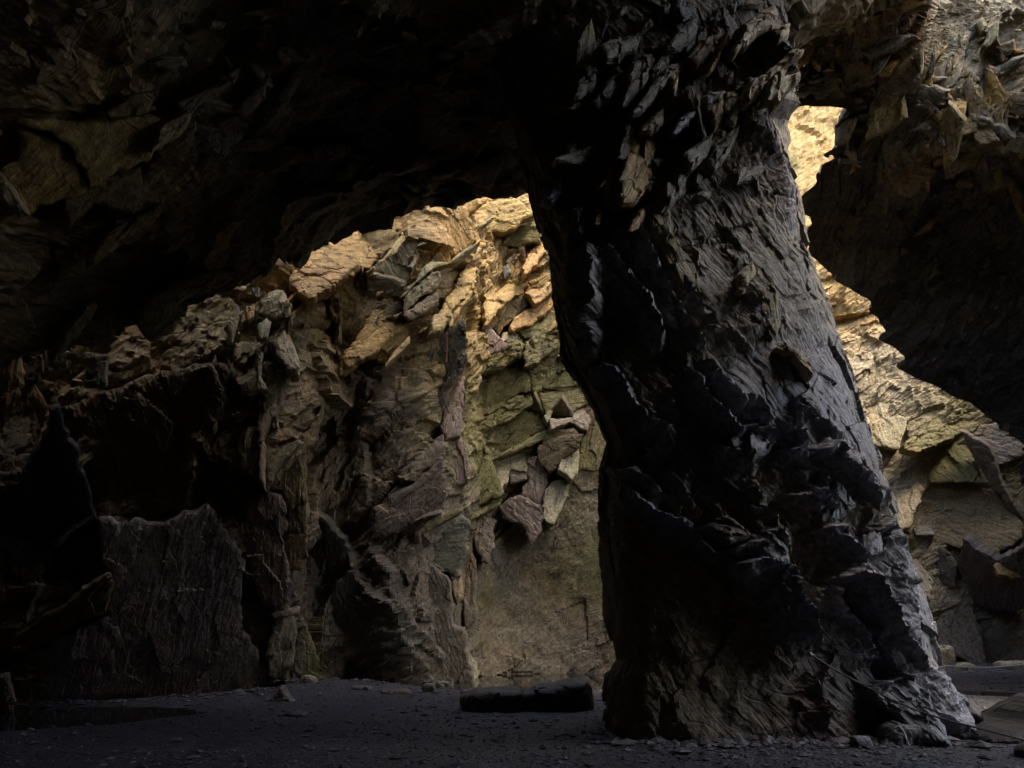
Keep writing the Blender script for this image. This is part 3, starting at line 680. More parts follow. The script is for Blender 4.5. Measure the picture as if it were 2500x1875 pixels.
# ------------------------------------------------------------------ traced slabs: (region, points, lean to light, colour, options)
def many(key, rows, **kw):
    for r in rows:
        o = dict(kw)
        if len(r) > 4: o.update(r[4])
        slab(key, r[0], r[1], r[2], r[3], **o)
D_ = dict
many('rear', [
 ('C', [(150,540),(230,370),(320,320),(500,250),(560,205),(730,190),(760,160),(850,140),(850,200),(800,255),(690,400),(600,480),(560,500),(540,470),(430,555),(330,620),(265,660),(190,610)], .8, 'o', D_(off=.7, fdir=38, rough=.7)),
 ('C', [(240,540),(300,440),(560,270),(720,200),(760,205),(690,330),(560,450),(430,540),(330,590),(260,575)], .86, 'o', D_(off=.85, thick=.2, fdir=38, rough=.6)),
 ('C', [(600,490),(700,400),(800,260),(855,190),(850,240),(780,350),(690,430)], .95, 'o', D_(off=.75)),
 ('C', [(600,500),(700,400),(790,310),(850,290),(880,340),(875,440),(800,570),(700,520)], .28, 'b', D_(off=.3, fdir=-60, fib=2)),
 ('C', [(850,150),(900,120),(1170,130),(1170,190),(1220,290),(1220,320),(1110,400),(1060,450),(960,440),(1000,290),(880,270),(850,210)], .4, 'o', D_(off=.35, fdir=-70, fib=2)),
 ('C', [(1170,130),(1500,60),(1560,170),(1400,260),(1230,310),(1200,240),(1165,190)], .42, 'o', D_(off=.55)),
 ('C', [(1400,260),(1570,200),(1600,290),(1580,330),(1450,360),(1330,350),(1330,300)], .25, 'm', D_(off=.4)),
 ('C', [(960,440),(1060,450),(1110,400),(1240,320),(1100,440),(970,480),(830,600),(800,600),(870,560),(900,480)], .6, 'c', D_(off=.5)),
 ('C', [(950,860),(960,800),(1040,670),(1100,580),(1130,500),(1200,440),(1225,470),(1220,560),(1180,600),(1110,690),(1040,790),(1000,840)], .85, 'o', D_(off=.7, fdir=55)),
 ('C', [(1060,825),(1050,760),(1110,670),(1190,570),(1210,580),(1180,640),(1110,740)], .8, 'o', D_(off=.75, fdir=55)),
 ('C', [(1270,810),(1260,700),(1290,640),(1340,620),(1400,540),(1440,520),(1500,500),(1550,540),(1500,600),(1430,650),(1370,700),(1300,780)], .9, 'o', D_(off=.7, fdir=45)),
 ('C', [(1490,470),(1540,370),(1600,330),(1625,380),(1560,460),(1500,520)], .85, 'o', D_(off=.5)),
 ('C', [(1360,480),(1400,465),(1415,510),(1380,540)], .4, 'g', D_(off=.6)),
 ('C', [(1230,450),(1330,400),(1490,360),(1500,440),(1440,520),(1340,560),(1260,600)], -.3, 'b', D_(off=-.2)),
 ('C', [(1300,800),(1450,640),(1520,620),(1560,660),(1440,760),(1350,870)], .5, 'b', D_(off=.35)),
 ('C', [(1500,620),(1640,560),(1655,620),(1560,680)], .85, 'o', D_(off=.45)),
 ('C', [(1440,760),(1650,640),(1660,700),(1560,790),(1460,830),(1420,830)], .75, 'o', D_(off=.5)),
 ('C', [(1350,900),(1380,850),(1460,830),(1520,860),(1450,930),(1400,900)], .85, 'p', D_(off=.5)),
 ('C', [(1450,840),(1560,800),(1660,760),(1690,850),(1600,880),(1500,880)], .6, 'm', D_(off=.4)),
 ('C', [(1150,1100),(1180,1030),(1300,960),(1440,900),(1500,930),(1480,980),(1380,1050),(1270,1090),(1180,1110),(1145,1170)], .55, 'm', D_(off=.75, fdir=28, rough=1.8, fib=2.5)),
 ('C', [(1500,900),(1560,870),(1690,880),(1710,920),(1660,950),(1580,1020),(1500,1060),(1490,1000)], .7, 'm', D_(off=.65, fdir=30, rough=1.8, fib=2.5)),
 ('C', [(1130,1170),(1240,1080),(1400,1060),(1510,1080),(1530,1200),(1420,1230),(1330,1300),(1160,1400),(1130,1300)], .35, 'm', D_(off=.2, rough=.6)),
 ('C', [(1510,1060),(1600,1030),(1700,960),(1790,1140),(1740,1200),(1600,1170),(1560,1220),(1530,1140)], .45, 'm', D_(off=.25, rough=.6, moss=.35)),
 ('C', [(1580,1200),(1720,1190),(1800,1160),(1850,1260),(1770,1330),(1700,1240),(1620,1340)], .5, 'm', D_(off=.3, rough=.6, moss=.3)),
 ('C', [(1545,1215),(1612,1342),(1530,1300)], -.6, 'b', D_(off=.35)),
 ('C', [(1648,1335),(1705,1238),(1775,1345)], -.6, 'b', D_(off=.5)),
 ('C', [(1612,1332),(1692,1240),(1650,1330),(1630,1372)], .9, 'p', D_(off=.5)),
 ('C', [(1640,1350),(1770,1345),(1850,1260),(1900,1300),(1860,1420),(1760,1370),(1650,1410)], .8, 'p', D_(off=.45)),
 ('C', [(1130,1490),(1180,1400),(1330,1310),(1420,1240),(1530,1210),(1540,1270),(1400,1370),(1250,1430),(1150,1490)], .55, 'm', D_(off=.6, fdir=32, rough=1.5, fib=2)),
 ('C', [(1170,1480),(1300,1420),(1500,1300),(1590,1340),(1640,1430),(1500,1500),(1350,1550),(1270,1590),(1210,1520)], .42, 'm', D_(off=.25, rough=.7, moss=.25)),
 ('C', [(1280,1590),(1400,1530),(1560,1440),(1750,1380),(1740,1410),(1570,1490),(1400,1560),(1290,1600)], .6, 'm', D_(off=.65, fdir=28)),
 ('C', [(1590,1480),(1660,1430),(1780,1410),(1820,1480),(1700,1590),(1640,1570)], .15, 'b', D_(off=.5)),
 ('C', [(1820,1480),(1860,1420),(1900,1350),(1960,1440),(1975,1520),(1920,1650),(1810,1650),(1810,1560)], .45, 'm', D_(off=.2, rough=.6)),
 ('C', [(1700,1590),(1820,1490),(1810,1640),(1700,1655)], .75, 'p', D_(off=.5)),
 ('C', [(1010,1400),(1040,1260),(1060,1180),(1150,1100),(1140,1200),(1130,1330),(1120,1450),(1040,1480)], .6, 'v', D_(off=.5)),
 ('C', [(600,1150),(700,1000),(830,900),(940,880),(1050,840),(1140,780),(1170,900),(1130,1090),(1040,1200),(1010,1330),(900,1500),(700,1500),(560,1300)], .05, 'd', D_(off=-.2, rough=.8)),
 ('C', [(1150,760),(1250,650),(1260,700),(1270,810),(1340,870),(1420,930),(1180,1030),(1150,1090),(1170,900)], .5, 'v', D_(off=.2)),
 ('C', [(570,510),(700,545),(800,580),(790,640),(700,680),(590,720),(580,560)], -.4, 'b', D_(off=.4)),
 ('C', [(540,860),(600,750),(700,680),(770,760),(830,820),(820,880),(700,1040),(640,1000),(560,1010),(430,1100),(440,1000)], .5, 'o', D_(off=.4, fdir=35)),
 ('C', [(450,1000),(560,900),(700,800),(780,780),(800,830),(700,900),(620,980),(480,1050)], .62, 'o', D_(off=.6, fdir=38, fib=2)),
 ('C', [(690,1050),(740,960),(830,870),(830,910),(760,980)], .75, 'o', D_(off=.7)),
 ('C', [(790,660),(850,600),(960,500),(1010,500),(1000,570),(960,620),(870,670),(800,740)], .45, 'b', D_(off=.5)),
 ('C', [(800,750),(900,680),(990,620),(1000,660),(950,720),(840,780)], .5, 'b', D_(off=.55)),
 ('C', [(0,690),(20,620),(100,610),(150,700),(130,760),(40,760)], .65, 'c', D_(off=.5)),
 ('C', [(10,900),(60,840),(110,830),(160,930),(190,1000),(195,1110),(170,1110),(150,1060),(60,980)], .75, 'c', D_(off=.75)),
 ('C', [(0,1050),(40,1080),(110,1100),(125,1150),(60,1240),(10,1420),(0,1300)], .65, 'c', D_(off=.6)),
 ('C', [(180,760),(300,680),(430,580),(480,620),(490,700),(430,900),(400,1000),(300,960),(200,900)], .3, 'b', D_(off=.2, fdir=-60, fib=2.2)),
 ('C', [(180,1440),(240,1430),(330,1270),(330,1330),(280,1480),(230,1530),(190,1480)], .5, 'b', D_(off=.65)),
 # lower middle
 ('D', [(0,270),(20,180),(90,110),(160,40),(190,60),(130,150),(60,240),(0,300)], .6, 'c', D_(off=.75)),
 ('D', [(60,250),(130,150),(190,60),(200,350),(170,360),(140,300),(90,390),(60,330)], .45, 'b', D_(off=.7)),
 ('D', [(80,390),(130,370),(195,355),(195,510),(110,500)], .3, 'b', D_(off=.65)),
 ('D', [(60,560),(110,510),(200,515),(205,620),(170,690),(110,700),(70,640)], .3, 'b', D_(off=.6)),
 ('D', [(0,380),(60,350),(80,400),(100,480),(60,560),(70,640),(110,720),(90,860),(30,880),(0,830)], .4, 'v', D_(off=.5, rough=.5)),
 ('D', [(30,900),(110,870),(170,860),(160,900),(100,910),(40,920)], .75, 'p', D_(off=.7)),
 ('D', [(50,930),(130,910),(150,1000),(130,1140),(100,1220),(20,1210),(0,1100),(30,1000)], .5, 'p', D_(off=.55, fdir=75)),
 ('D', [(150,1000),(170,910),(200,990),(240,1080),(255,1240),(130,1250),(120,1180),(140,1100)], .5, 'g', D_(off=.5)),
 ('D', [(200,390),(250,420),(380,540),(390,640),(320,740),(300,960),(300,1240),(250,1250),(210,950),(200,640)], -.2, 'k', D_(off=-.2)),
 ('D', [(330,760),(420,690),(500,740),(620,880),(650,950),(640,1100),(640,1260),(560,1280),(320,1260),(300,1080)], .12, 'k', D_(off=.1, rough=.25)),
 ('D', [(530,390),(600,330),(750,240),(860,150),(880,240),(880,330),(760,440),(690,490),(600,510),(520,530)], .28, 'v', D_(off=.35, rough=.7)),
 ('D', [(700,180),(780,90),(870,20),(880,90),(860,150),(720,220)], .35, 'v', D_(off=.3)),
 ('D', [(870,0),(950,30),(990,90),(995,200),(990,260),(910,280),(880,230),(880,120)], .45, 'v', D_(off=.5)),
 ('D', [(990,90),(1080,80),(1110,150),(1150,260),(1165,310),(1000,390),(920,370),(910,290),(990,260)], .45, 'm', D_(off=.45, rough=.6, moss=.3)),
 ('D', [(1110,150),(1200,110),(1330,100),(1310,150),(1280,200),(1200,180),(1190,230),(1160,300),(1130,220)], .8, 'p', D_(off=.5)),
 ('D', [(1190,190),(1280,200),(1280,240),(1200,260)], .5, 'v', D_(off=.5)),
 ('D', [(1335,90),(1360,60),(1460,30),(1560,20),(1530,90),(1450,140),(1430,180),(1390,210),(1340,150)], .12, 'b', D_(off=.8)),
 ('D', [(1450,140),(1540,80),(1530,200),(1500,240),(1440,190)], .8, 'p', D_(off=.8)),
 ('D', [(1370,290),(1420,240),(1490,240),(1480,310),(1440,400),(1410,460),(1370,440)], .6, 'p', D_(off=.7)),
 ('D', [(1280,150),(1330,130),(1390,220),(1370,280),(1350,370),(1250,310),(1290,240)], .35, 'v', D_(off=.5)),
 ('D', [(1150,370),(1230,320),(1350,370),(1360,430),(1330,520),(1300,560),(1270,480),(1160,430)], .25, 'v', D_(off=.9)),
 ('D', [(1000,500),(1060,420),(1130,440),(1110,490),(1120,570),(1090,650),(1060,640),(1030,570)], .5, 'v', D_(off=.9)),
 ('D', [(990,450),(1000,410),(1100,360),(1160,330),(1150,360),(1060,410)], .7, 'm', D_(off=.9, fdir=28)),
 ('D', [(740,490),(850,420),(950,380),(960,395),(880,440),(770,505)], .6, 'm', D_(off=.7, fdir=28)),
 ('D', [(640,490),(750,440),(850,410),(740,500),(750,560),(690,580)], -.4, 'v', D_(off=.4)),
 ('D', [(760,480),(940,400),(1000,450),(990,540),(960,640),(940,740),(900,700),(850,690),(700,600),(660,570)], .35, 'g', D_(off=.5, rough=.6)),
 ('D', [(680,600),(850,690),(900,760),(910,960),(970,980),(990,1130),(1010,1245),(880,1250),(860,1200),(830,1110),(760,1000),(720,900),(690,780)], .22, 'v', D_(off=.4, rough=.35)),
 ('D', [(990,560),(1030,640),(1030,770),(1040,930),(980,970),(970,850),(980,730)], .38, 'v', D_(off=.4)),
 ('D', [(920,700),(960,680),(970,800),(940,850),(910,780)], .7, 'c', D_(off=.5)),
 ('D', [(970,980),(1000,1090),(1050,1190),(1020,1260),(1000,1200),(985,1100)], .65, 'p', D_(off=.5)),
 # left
 ('B', [(390,670),(640,690),(820,610),(880,710),(930,770),(970,880),(950,1010),(960,1100),(990,1160),(1090,1310),(1000,1390),(700,1410),(420,1390),(60,1400),(40,1240),(430,1060),(440,960),(400,780)], .35, (.36, .315, .30), D_(off=.35, rough=.45, fdir=70, maxa=20)),
 ('B', [(40,1210),(60,1140),(210,1040),(430,890),(440,960),(410,1050),(300,1090),(150,1180)], .3, 'b', D_(off=.75, fdir=35)),
 ('B', [(240,230),(420,170),(640,90),(880,60),(910,90),(850,260),(790,390),(760,480),(740,600),(620,690),(390,660),(350,500)], .18, 'b', D_(off=.4, fdir=-80, rough=1.6, fib=3)),
 ('B', [(1030,100),(1120,110),(1130,170),(1100,240),(1060,300),(1040,400),(1050,560),(1030,520),(1020,300)], .7, 'c', D_(off=.8)),
 ('B', [(945,370),(980,310),(1030,310),(1025,420),(1010,500),(960,480)], .5, 'c', D_(off=.65, fib=2, fdir=80)),
 ('B', [(1060,450),(1110,400),(1180,350),(1190,370),(1110,460),(1060,560),(1050,520)], .6, 'c', D_(off=.8)),
 ('B', [(1060,560),(1120,440),(1190,370),(1210,600),(1150,640),(1110,560)], .42, 'b', D_(off=.65)),
 ('B', [(980,600),(1050,570),(1110,580),(1130,640),(1110,730),(1140,880),(1140,1000),(1080,1030),(1040,1010),(990,900),(940,750)], .38, 'v', D_(off=.55, rough=.6)),
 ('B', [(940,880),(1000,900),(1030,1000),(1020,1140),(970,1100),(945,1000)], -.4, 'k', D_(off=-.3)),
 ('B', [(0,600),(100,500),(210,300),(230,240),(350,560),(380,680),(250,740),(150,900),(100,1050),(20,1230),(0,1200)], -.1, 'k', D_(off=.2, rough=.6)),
 ('B', [(200,780),(260,710),(380,650),(380,670),(270,740),(215,790)], .4, 'g', D_(off=.45)),
 ('B', [(0,1300),(30,1290),(60,1400),(50,1440),(0,1440)], .4, 'v', D_(off=.8)),
])
# under the ceiling on the left: light comes up from the lit chamber
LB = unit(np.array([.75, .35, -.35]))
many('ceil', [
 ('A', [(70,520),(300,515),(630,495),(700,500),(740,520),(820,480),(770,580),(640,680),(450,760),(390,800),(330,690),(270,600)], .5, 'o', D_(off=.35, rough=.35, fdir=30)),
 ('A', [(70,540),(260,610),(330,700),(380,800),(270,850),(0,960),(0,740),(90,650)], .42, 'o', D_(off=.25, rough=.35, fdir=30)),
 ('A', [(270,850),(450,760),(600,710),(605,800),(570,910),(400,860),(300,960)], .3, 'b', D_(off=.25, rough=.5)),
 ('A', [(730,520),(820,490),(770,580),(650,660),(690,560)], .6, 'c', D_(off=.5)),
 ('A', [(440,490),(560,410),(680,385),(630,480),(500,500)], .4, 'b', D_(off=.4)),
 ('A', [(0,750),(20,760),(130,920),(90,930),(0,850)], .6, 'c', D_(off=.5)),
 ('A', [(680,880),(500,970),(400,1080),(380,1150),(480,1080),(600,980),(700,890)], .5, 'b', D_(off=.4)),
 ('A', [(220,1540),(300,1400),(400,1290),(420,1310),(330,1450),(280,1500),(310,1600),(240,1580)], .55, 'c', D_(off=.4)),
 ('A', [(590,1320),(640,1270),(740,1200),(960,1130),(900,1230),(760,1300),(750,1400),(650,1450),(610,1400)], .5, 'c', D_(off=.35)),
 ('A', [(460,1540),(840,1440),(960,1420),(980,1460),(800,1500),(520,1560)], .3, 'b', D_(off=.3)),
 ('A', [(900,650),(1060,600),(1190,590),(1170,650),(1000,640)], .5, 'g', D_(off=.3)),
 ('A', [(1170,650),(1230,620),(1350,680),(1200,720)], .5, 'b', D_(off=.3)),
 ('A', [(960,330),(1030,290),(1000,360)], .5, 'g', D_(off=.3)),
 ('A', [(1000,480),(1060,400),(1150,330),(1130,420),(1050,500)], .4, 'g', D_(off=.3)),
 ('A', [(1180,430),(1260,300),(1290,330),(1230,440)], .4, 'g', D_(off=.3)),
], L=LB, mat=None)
many('rear', [
 ('A', [(360,1500),(460,1510),(450,1640),(360,1640)], .5, 'c', D_(off=1.2)),
 ('B', [(120,190),(140,140),(190,230),(165,290)], .5, 'o', D_(off=.8)),
 ('B', [(0,0),(80,20),(100,100),(60,210),(0,330)], .4, 'o', D_(off=.6)),
 ('A', [(960,1390),(1010,1290),(1030,1340),(990,1460)], .6, 'c', D_(off=1.0)),
 ('A', [(1050,1300),(1090,1290),(1085,1340),(1060,1360)], .8, 'o', D_(off=1.0)),
 ('A', [(1095,1380),(1140,1350),(1160,1370),(1140,1440),(1110,1440)], .75, 'c', D_(off=1.0)),
 ('A', [(1160,1450),(1210,1400),(1250,1460),(1275,1560),(1240,1580),(1180,1500)], .75, 'c', D_(off=1.0)),
 ('A', [(1090,1480),(1120,1500),(1110,1600),(1140,1659),(1095,1659)], .6, 'c', D_(off=.9)),
 ('A', [(1120,1270),(1200,1240),(1240,1290),(1180,1350),(1110,1330)], .5, 'c', D_(off=.9)),
])
# the pillar: light rakes across it from the right
LP = unit(np.array([.6, 0, .8]))
many('pillar', [
 ('E', [(490,800),(510,740),(555,610),(600,580),(630,590),(655,680),(640,760),(610,840),(600,880),(510,900),(490,870)], .62, 'o', D_(off=.35, fdir=65)),
 ('E', [(785,700),(810,660),(890,620),(890,670),(860,710),(795,765)], .5, 'g', D_(off=.4, curl=.08, fdir=35)),
 ('E', [(690,840),(730,790),(790,730),(780,800),(740,880),(710,915)], .45, 'g', D_(off=.35, curl=.08)),
 ('E', [(540,1010),(570,950),(620,900),(600,950),(570,1000)], .55, 'o', D_(off=.4)),
 ('E', [(1050,430),(1080,370),(1150,330),(1240,265),(1250,290),(1170,350),(1130,400),(1080,450),(1060,470)], .5, 'c', D_(off=.6, curl=.12, rough=1.6, fdir=60)),
 ('E', [(1145,430),(1160,370),(1240,310),(1235,350),(1290,330),(1300,310),(1285,360),(1240,400),(1190,480),(1160,470)], .55, 'c', D_(off=.9, curl=.12, rough=1.6, fdir=60)),
 ('E', [(1010,210),(1050,140),(1040,100),(1110,50),(1190,10),(1200,50),(1185,100),(1110,130),(1060,170)], .5, 'c', D_(off=.7, fdir=40)),
 ('E', [(1190,120),(1255,100),(1250,150),(1210,175)], .55, 'c', D_(off=.9)),
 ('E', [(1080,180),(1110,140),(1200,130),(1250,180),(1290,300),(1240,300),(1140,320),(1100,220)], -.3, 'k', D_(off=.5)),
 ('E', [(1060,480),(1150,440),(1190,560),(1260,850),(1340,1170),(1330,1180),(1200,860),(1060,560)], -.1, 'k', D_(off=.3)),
 ('E', [(740,580),(770,530),(830,480),(845,490),(800,550)], .7, 's', D_(off=.4)),
 ('E', [(835,470),(850,490),(882,600),(870,610)], .6, 's', D_(off=.4)),
 ('E', [(410,190),(560,130),(590,150),(570,210),(490,250),(440,250)], .35, 'g', D_(off=.35)),
 ('E', [(290,430),(320,340),(390,310),(380,370),(330,410)], .4, 'g', D_(off=.35)),
 ('E', [(500,470),(560,270),(640,230),(660,290),(560,420)], .3, 'g', D_(off=.35)),
 ('E', [(560,490),(620,400),(720,290),(790,260),(780,300),(680,390),(600,480)], .35, 'g', D_(off=.4)),
 ('E', [(600,570),(640,520),(690,480),(690,540),(640,580)], .45, 'b', D_(off=.4)),
 ('E', [(700,210),(750,130),(850,60),(840,130),(760,210)], .3, 'g', D_(off=.35)),
 ('E', [(730,330),(750,320),(760,360),(740,400),(725,390)], .5, 'o', D_(off=.45)),
 ('E', [(780,400),(820,380),(850,470),(830,480),(800,440)], .4, 'b', D_(off=.4)),
 ('E', [(900,300),(970,160),(980,130),(975,170),(920,290)], .5, 'o', D_(off=.4)),
 ('E', [(380,450),(430,380),(500,330),(500,400),(440,450),(400,490)], .3, 'g', D_(off=.3)),
 ('E', [(640,300),(700,230),(740,220),(700,300),(650,350)], .3, 'g', D_(off=.3)),
 ('E', [(800,250),(860,180),(920,150),(900,220),(840,290)], .25, 'b', D_(off=.35)),
 ('E', [(900,480),(950,420),(960,520),(920,570)], .35, 'c', D_(off=.4)),
 ('E', [(960,470),(1010,400),(1040,430),(1010,540),(970,530)], .3, 'c', D_(off=.4)),
 ('E', [(890,700),(940,640),(1000,590),(1010,620),(960,700),(925,750)], .35, 'g', D_(off=.3)),
 ('E', [(160,890),(210,840),(225,790),(220,850),(190,890)], .5, 's', D_(off=.3)),
 ('E', [(290,930),(330,920),(325,1050),(300,1030)], .4, 's', D_(off=.35, fib=2)),
 ('E', [(400,830),(470,730),(475,880),(450,920),(430,900)], .4, 'b', D_(off=.35)),
 ('E', [(380,950),(400,930),(400,970),(385,985)], .6, 'o', D_(off=.4)),
 ('E', [(610,920),(700,890),(720,960),(740,1020),(690,1110),(640,1010)], .2, 'm', D_(off=.25)),
 ('E', [(690,1110),(740,1060),(800,1150),(850,1260),(840,1310),(790,1330),(720,1220)], .22, 'm', D_(off=.22)),
 ('E', [(1045,1220),(1090,1165),(1110,1215),(1045,1305),(1050,1250)], .55, 'c', D_(off=.3)),
 ('E', [(1130,1300),(1170,1270),(1200,1330),(1210,1450),(1180,1520),(1140,1400)], .3, 'm', D_(off=.25, fib=2)),
 ('E', [(1200,1550),(1250,1550),(1320,1590),(1370,1659),(1330,1640),(1270,1580)], .6, 'c', D_(off=.35)),
 # lower half
 ('F', [(720,290),(760,250),(860,250),(900,330),(830,370),(770,350)], .5, 's', D_(off=.3, rough=2)),
 ('F', [(1100,470),(1200,480),(1260,560),(1200,600),(1130,620)], .4, 's', D_(off=.3, fib=3)),
 ('F', [(820,690),(900,670),(970,740),(980,790),(920,800),(860,760)], .38, 's', D_(off=.3, fib=3)),
 ('F', [(1290,690),(1361,680),(1361,750),(1300,780)], .4, 's', D_(off=.35)),
 ('F', [(610,660),(720,600),(830,680),(740,720)], .25, 'd', D_(off=.25)),
 ('H', [(440,700),(480,650),(530,760),(450,775)], .42, 's', D_(off=.35)),
 ('H', [(430,1350),(520,1300),(610,1270),(700,1330),(760,1440),(800,1560),(680,1540),(560,1440)], .3, 's', D_(off=.5, rough=1.6)),
 ('H', [(640,1260),(760,1270),(850,1370),(940,1440),(880,1440),(800,1400),(700,1330)], .4, 's', D_(off=.4, rough=1.6)),
 ('H', [(800,1400),(880,1440),(960,1550),(900,1580),(830,1500)], .3, 's', D_(off=.6, rough=1.6)),
 ('H', [(580,1460),(680,1450),(740,1500),(800,1580),(720,1600)], .35, 's', D_(off=.7, rough=1.6)),
], L=LP, mat=SLATE, bev=.04, rough=.9)
# right-hand rear wall
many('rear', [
 ('H', [(360,0),(540,0),(560,120),(620,220),(590,330),(480,310),(420,200)], .55, 'p', D_(off=0.12, rough=.8)),
 ('H', [(600,320),(640,280),(720,240),(840,240),(830,270),(740,310),(660,340)], .8, 'm', D_(off=1.00, rough=2, fib=2)),
 ('H', [(690,330),(840,260),(900,380),(940,470),(720,470)], .4, 'm', D_(off=0.20, rough=.7, moss=.4)),
 ('H', [(700,490),(980,500),(1100,640),(1100,700),(960,790),(860,740),(740,730),(690,600)], .36, 'b', D_(off=0.24, rough=.4, moss=.15)),
 ('H', [(470,310),(590,340),(690,500),(640,640),(590,680),(540,560)], .6, 'p', D_(off=0.16, rough=.6)),
 ('H', [(590,690),(660,780),(730,880),(720,960),(680,920),(620,850),(600,780)], .65, 'p', D_(off=0.28, rough=.7)),
 ('H', [(650,760),(760,740),(830,820),(820,910),(740,900)], -.2, 'd', D_(off=0.08)),
 ('H', [(740,910),(850,910),(930,1080),(950,1220),(900,1230),(760,1160),(720,1000)], .38, 'v', D_(off=0.20, rough=.5)),
 ('H', [(850,710),(990,800),(1100,740),(1200,760),(1200,1000),(960,1010),(880,960),(830,830)], -.7, 'k', D_(off=1.60)),  # black slab standing in for a shadow on the wall
 ('H', [(985,810),(1070,780),(1100,860),(1060,870),(1000,850)], .5, 'o', D_(off=1.90)),
 ('H', [(930,230),(1080,210),(1200,330),(1000,400),(900,280)], .3, 'v', D_(off=0.32)),
 ('H', [(840,260),(960,330),(1000,450),(1100,620),(1050,590),(930,430)], -.5, 'd', D_(off=0.90)),
 ('H', [(650,660),(720,650),(735,690),(660,690)], .5, 'g', D_(off=0.28)),
], L=LSUN)
many('over', [
 ('G', [(530,700),(560,640),(640,560),(660,580),(600,660),(560,710)], .4, 'b', D_(off=.3)),
 ('G', [(440,560),(480,540),(540,530),(500,640),(440,650)], .35, 'v', D_(off=.3)),
 ('G', [(600,340),(640,270),(690,245),(640,320)], .45, 'g', D_(off=.4)),
 ('G', [(1110,200),(1150,110),(1180,90),(1175,160),(1130,205)], .6, 'c', D_(off=.4)),
 ('G', [(1160,210),(1240,180),(1245,225),(1200,240)], .1, 'b', D_(off=.3)),
 ('G', [(1180,700),(1220,680),(1290,900),(1290,1010),(1230,860)], .3, 'b', D_(off=.3)),
 ('G', [(800,1060),(850,1010),(900,970),(870,1030)], .4, 'b', D_(off=.3)),
 ('G', [(1080,100),(1110,70),(1130,110),(1100,140)], .6, 'c', D_(off=.4)),
], L=unit(np.array([.2, -.6, .3])))

# ------------------------------------------------------------------ loose chips and flakes still hanging in the rock
def chips(key, n, x0, x1, y0, y1, smin, smax, tints, brange, L, seed, aspect=(1.2, 3.0), ang=(-20, 70), test=None, **kw):
    r_ = np.random.default_rng(seed); k = 0; tries = 0
    while k < n and tries < n * 5:
        tries += 1
        cx_, cy_ = r_.uniform(x0, x1), r_.uniform(y0, y1)
        if test is not None and not test(cx_, cy_): continue
        w = smin * (smax / smin) ** (r_.random() ** 1.4); asp = r_.uniform(*aspect); a = math.radians(r_.uniform(*ang))
        m = r_.integers(3, 6); t = np.sort((np.arange(m) + r_.uniform(-.3, .3, m)) / m * 2 * math.pi)
        rr = r_.uniform(.55, 1.2, m)
        X = w * rr * np.cos(t); Y = w / asp * rr * np.sin(t)
        poly = np.c_[cx_ + X * math.cos(a) - Y * math.sin(a), cy_ - X * math.sin(a) - Y * math.cos(a)]
        if slab(key, 'Z', [tuple(v_) for v_ in poly], r_.uniform(*brange), tints[r_.integers(len(tints))], L=L, turn=r_.uniform(-.35, .35), **kw) is not None: k += 1
REG['Z'] = (0, 0, 1.0)
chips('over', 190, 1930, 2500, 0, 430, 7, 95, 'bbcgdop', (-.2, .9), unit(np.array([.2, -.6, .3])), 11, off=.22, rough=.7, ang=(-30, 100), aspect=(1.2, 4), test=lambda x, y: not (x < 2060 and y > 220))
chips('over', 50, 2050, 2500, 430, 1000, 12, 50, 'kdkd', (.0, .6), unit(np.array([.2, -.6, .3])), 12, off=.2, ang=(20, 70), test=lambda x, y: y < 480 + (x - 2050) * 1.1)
chips('pillar', 80, 1400, 1900, 0, 480, 8, 110, 'ggdkbs', (-.1, .7), LP, 13, off=.2, ang=(10, 85), aspect=(1.5, 4), mat=SLATE, curl=.03, bev=.04)
chips('rear', 70, 700, 1380, 480, 880, 9, 45, 'oobbcp', (.1, .9), LSUN, 14, off=.45, ang=(25, 55), aspect=(2.5, 6), test=lambda x, y: y > 640 - (x - 700) * .33)
chips('rear', 26, 520, 720, 700, 1080, 8, 30, 'ccbg', (.1, .8), LSUN, 15, off=.7, ang=(60, 85), aspect=(2, 5))
chips('ceil', 70, 300, 1250, 30, 600, 14, 130, 'gggbv', (.1, .8), LB, 16, off=.15, ang=(-15, 45), aspect=(1.5, 4), test=lambda x, y: y < 620 - (x - 500) * .25, mat=SLATE)
chips('over', 22, 1900, 2060, 180, 240, 14, 50, 'bgdb', (.0, .6), unit(np.array([.2, -.6, .3])), 17, off=.25, ang=(-10, 30), aspect=(1.5, 4))
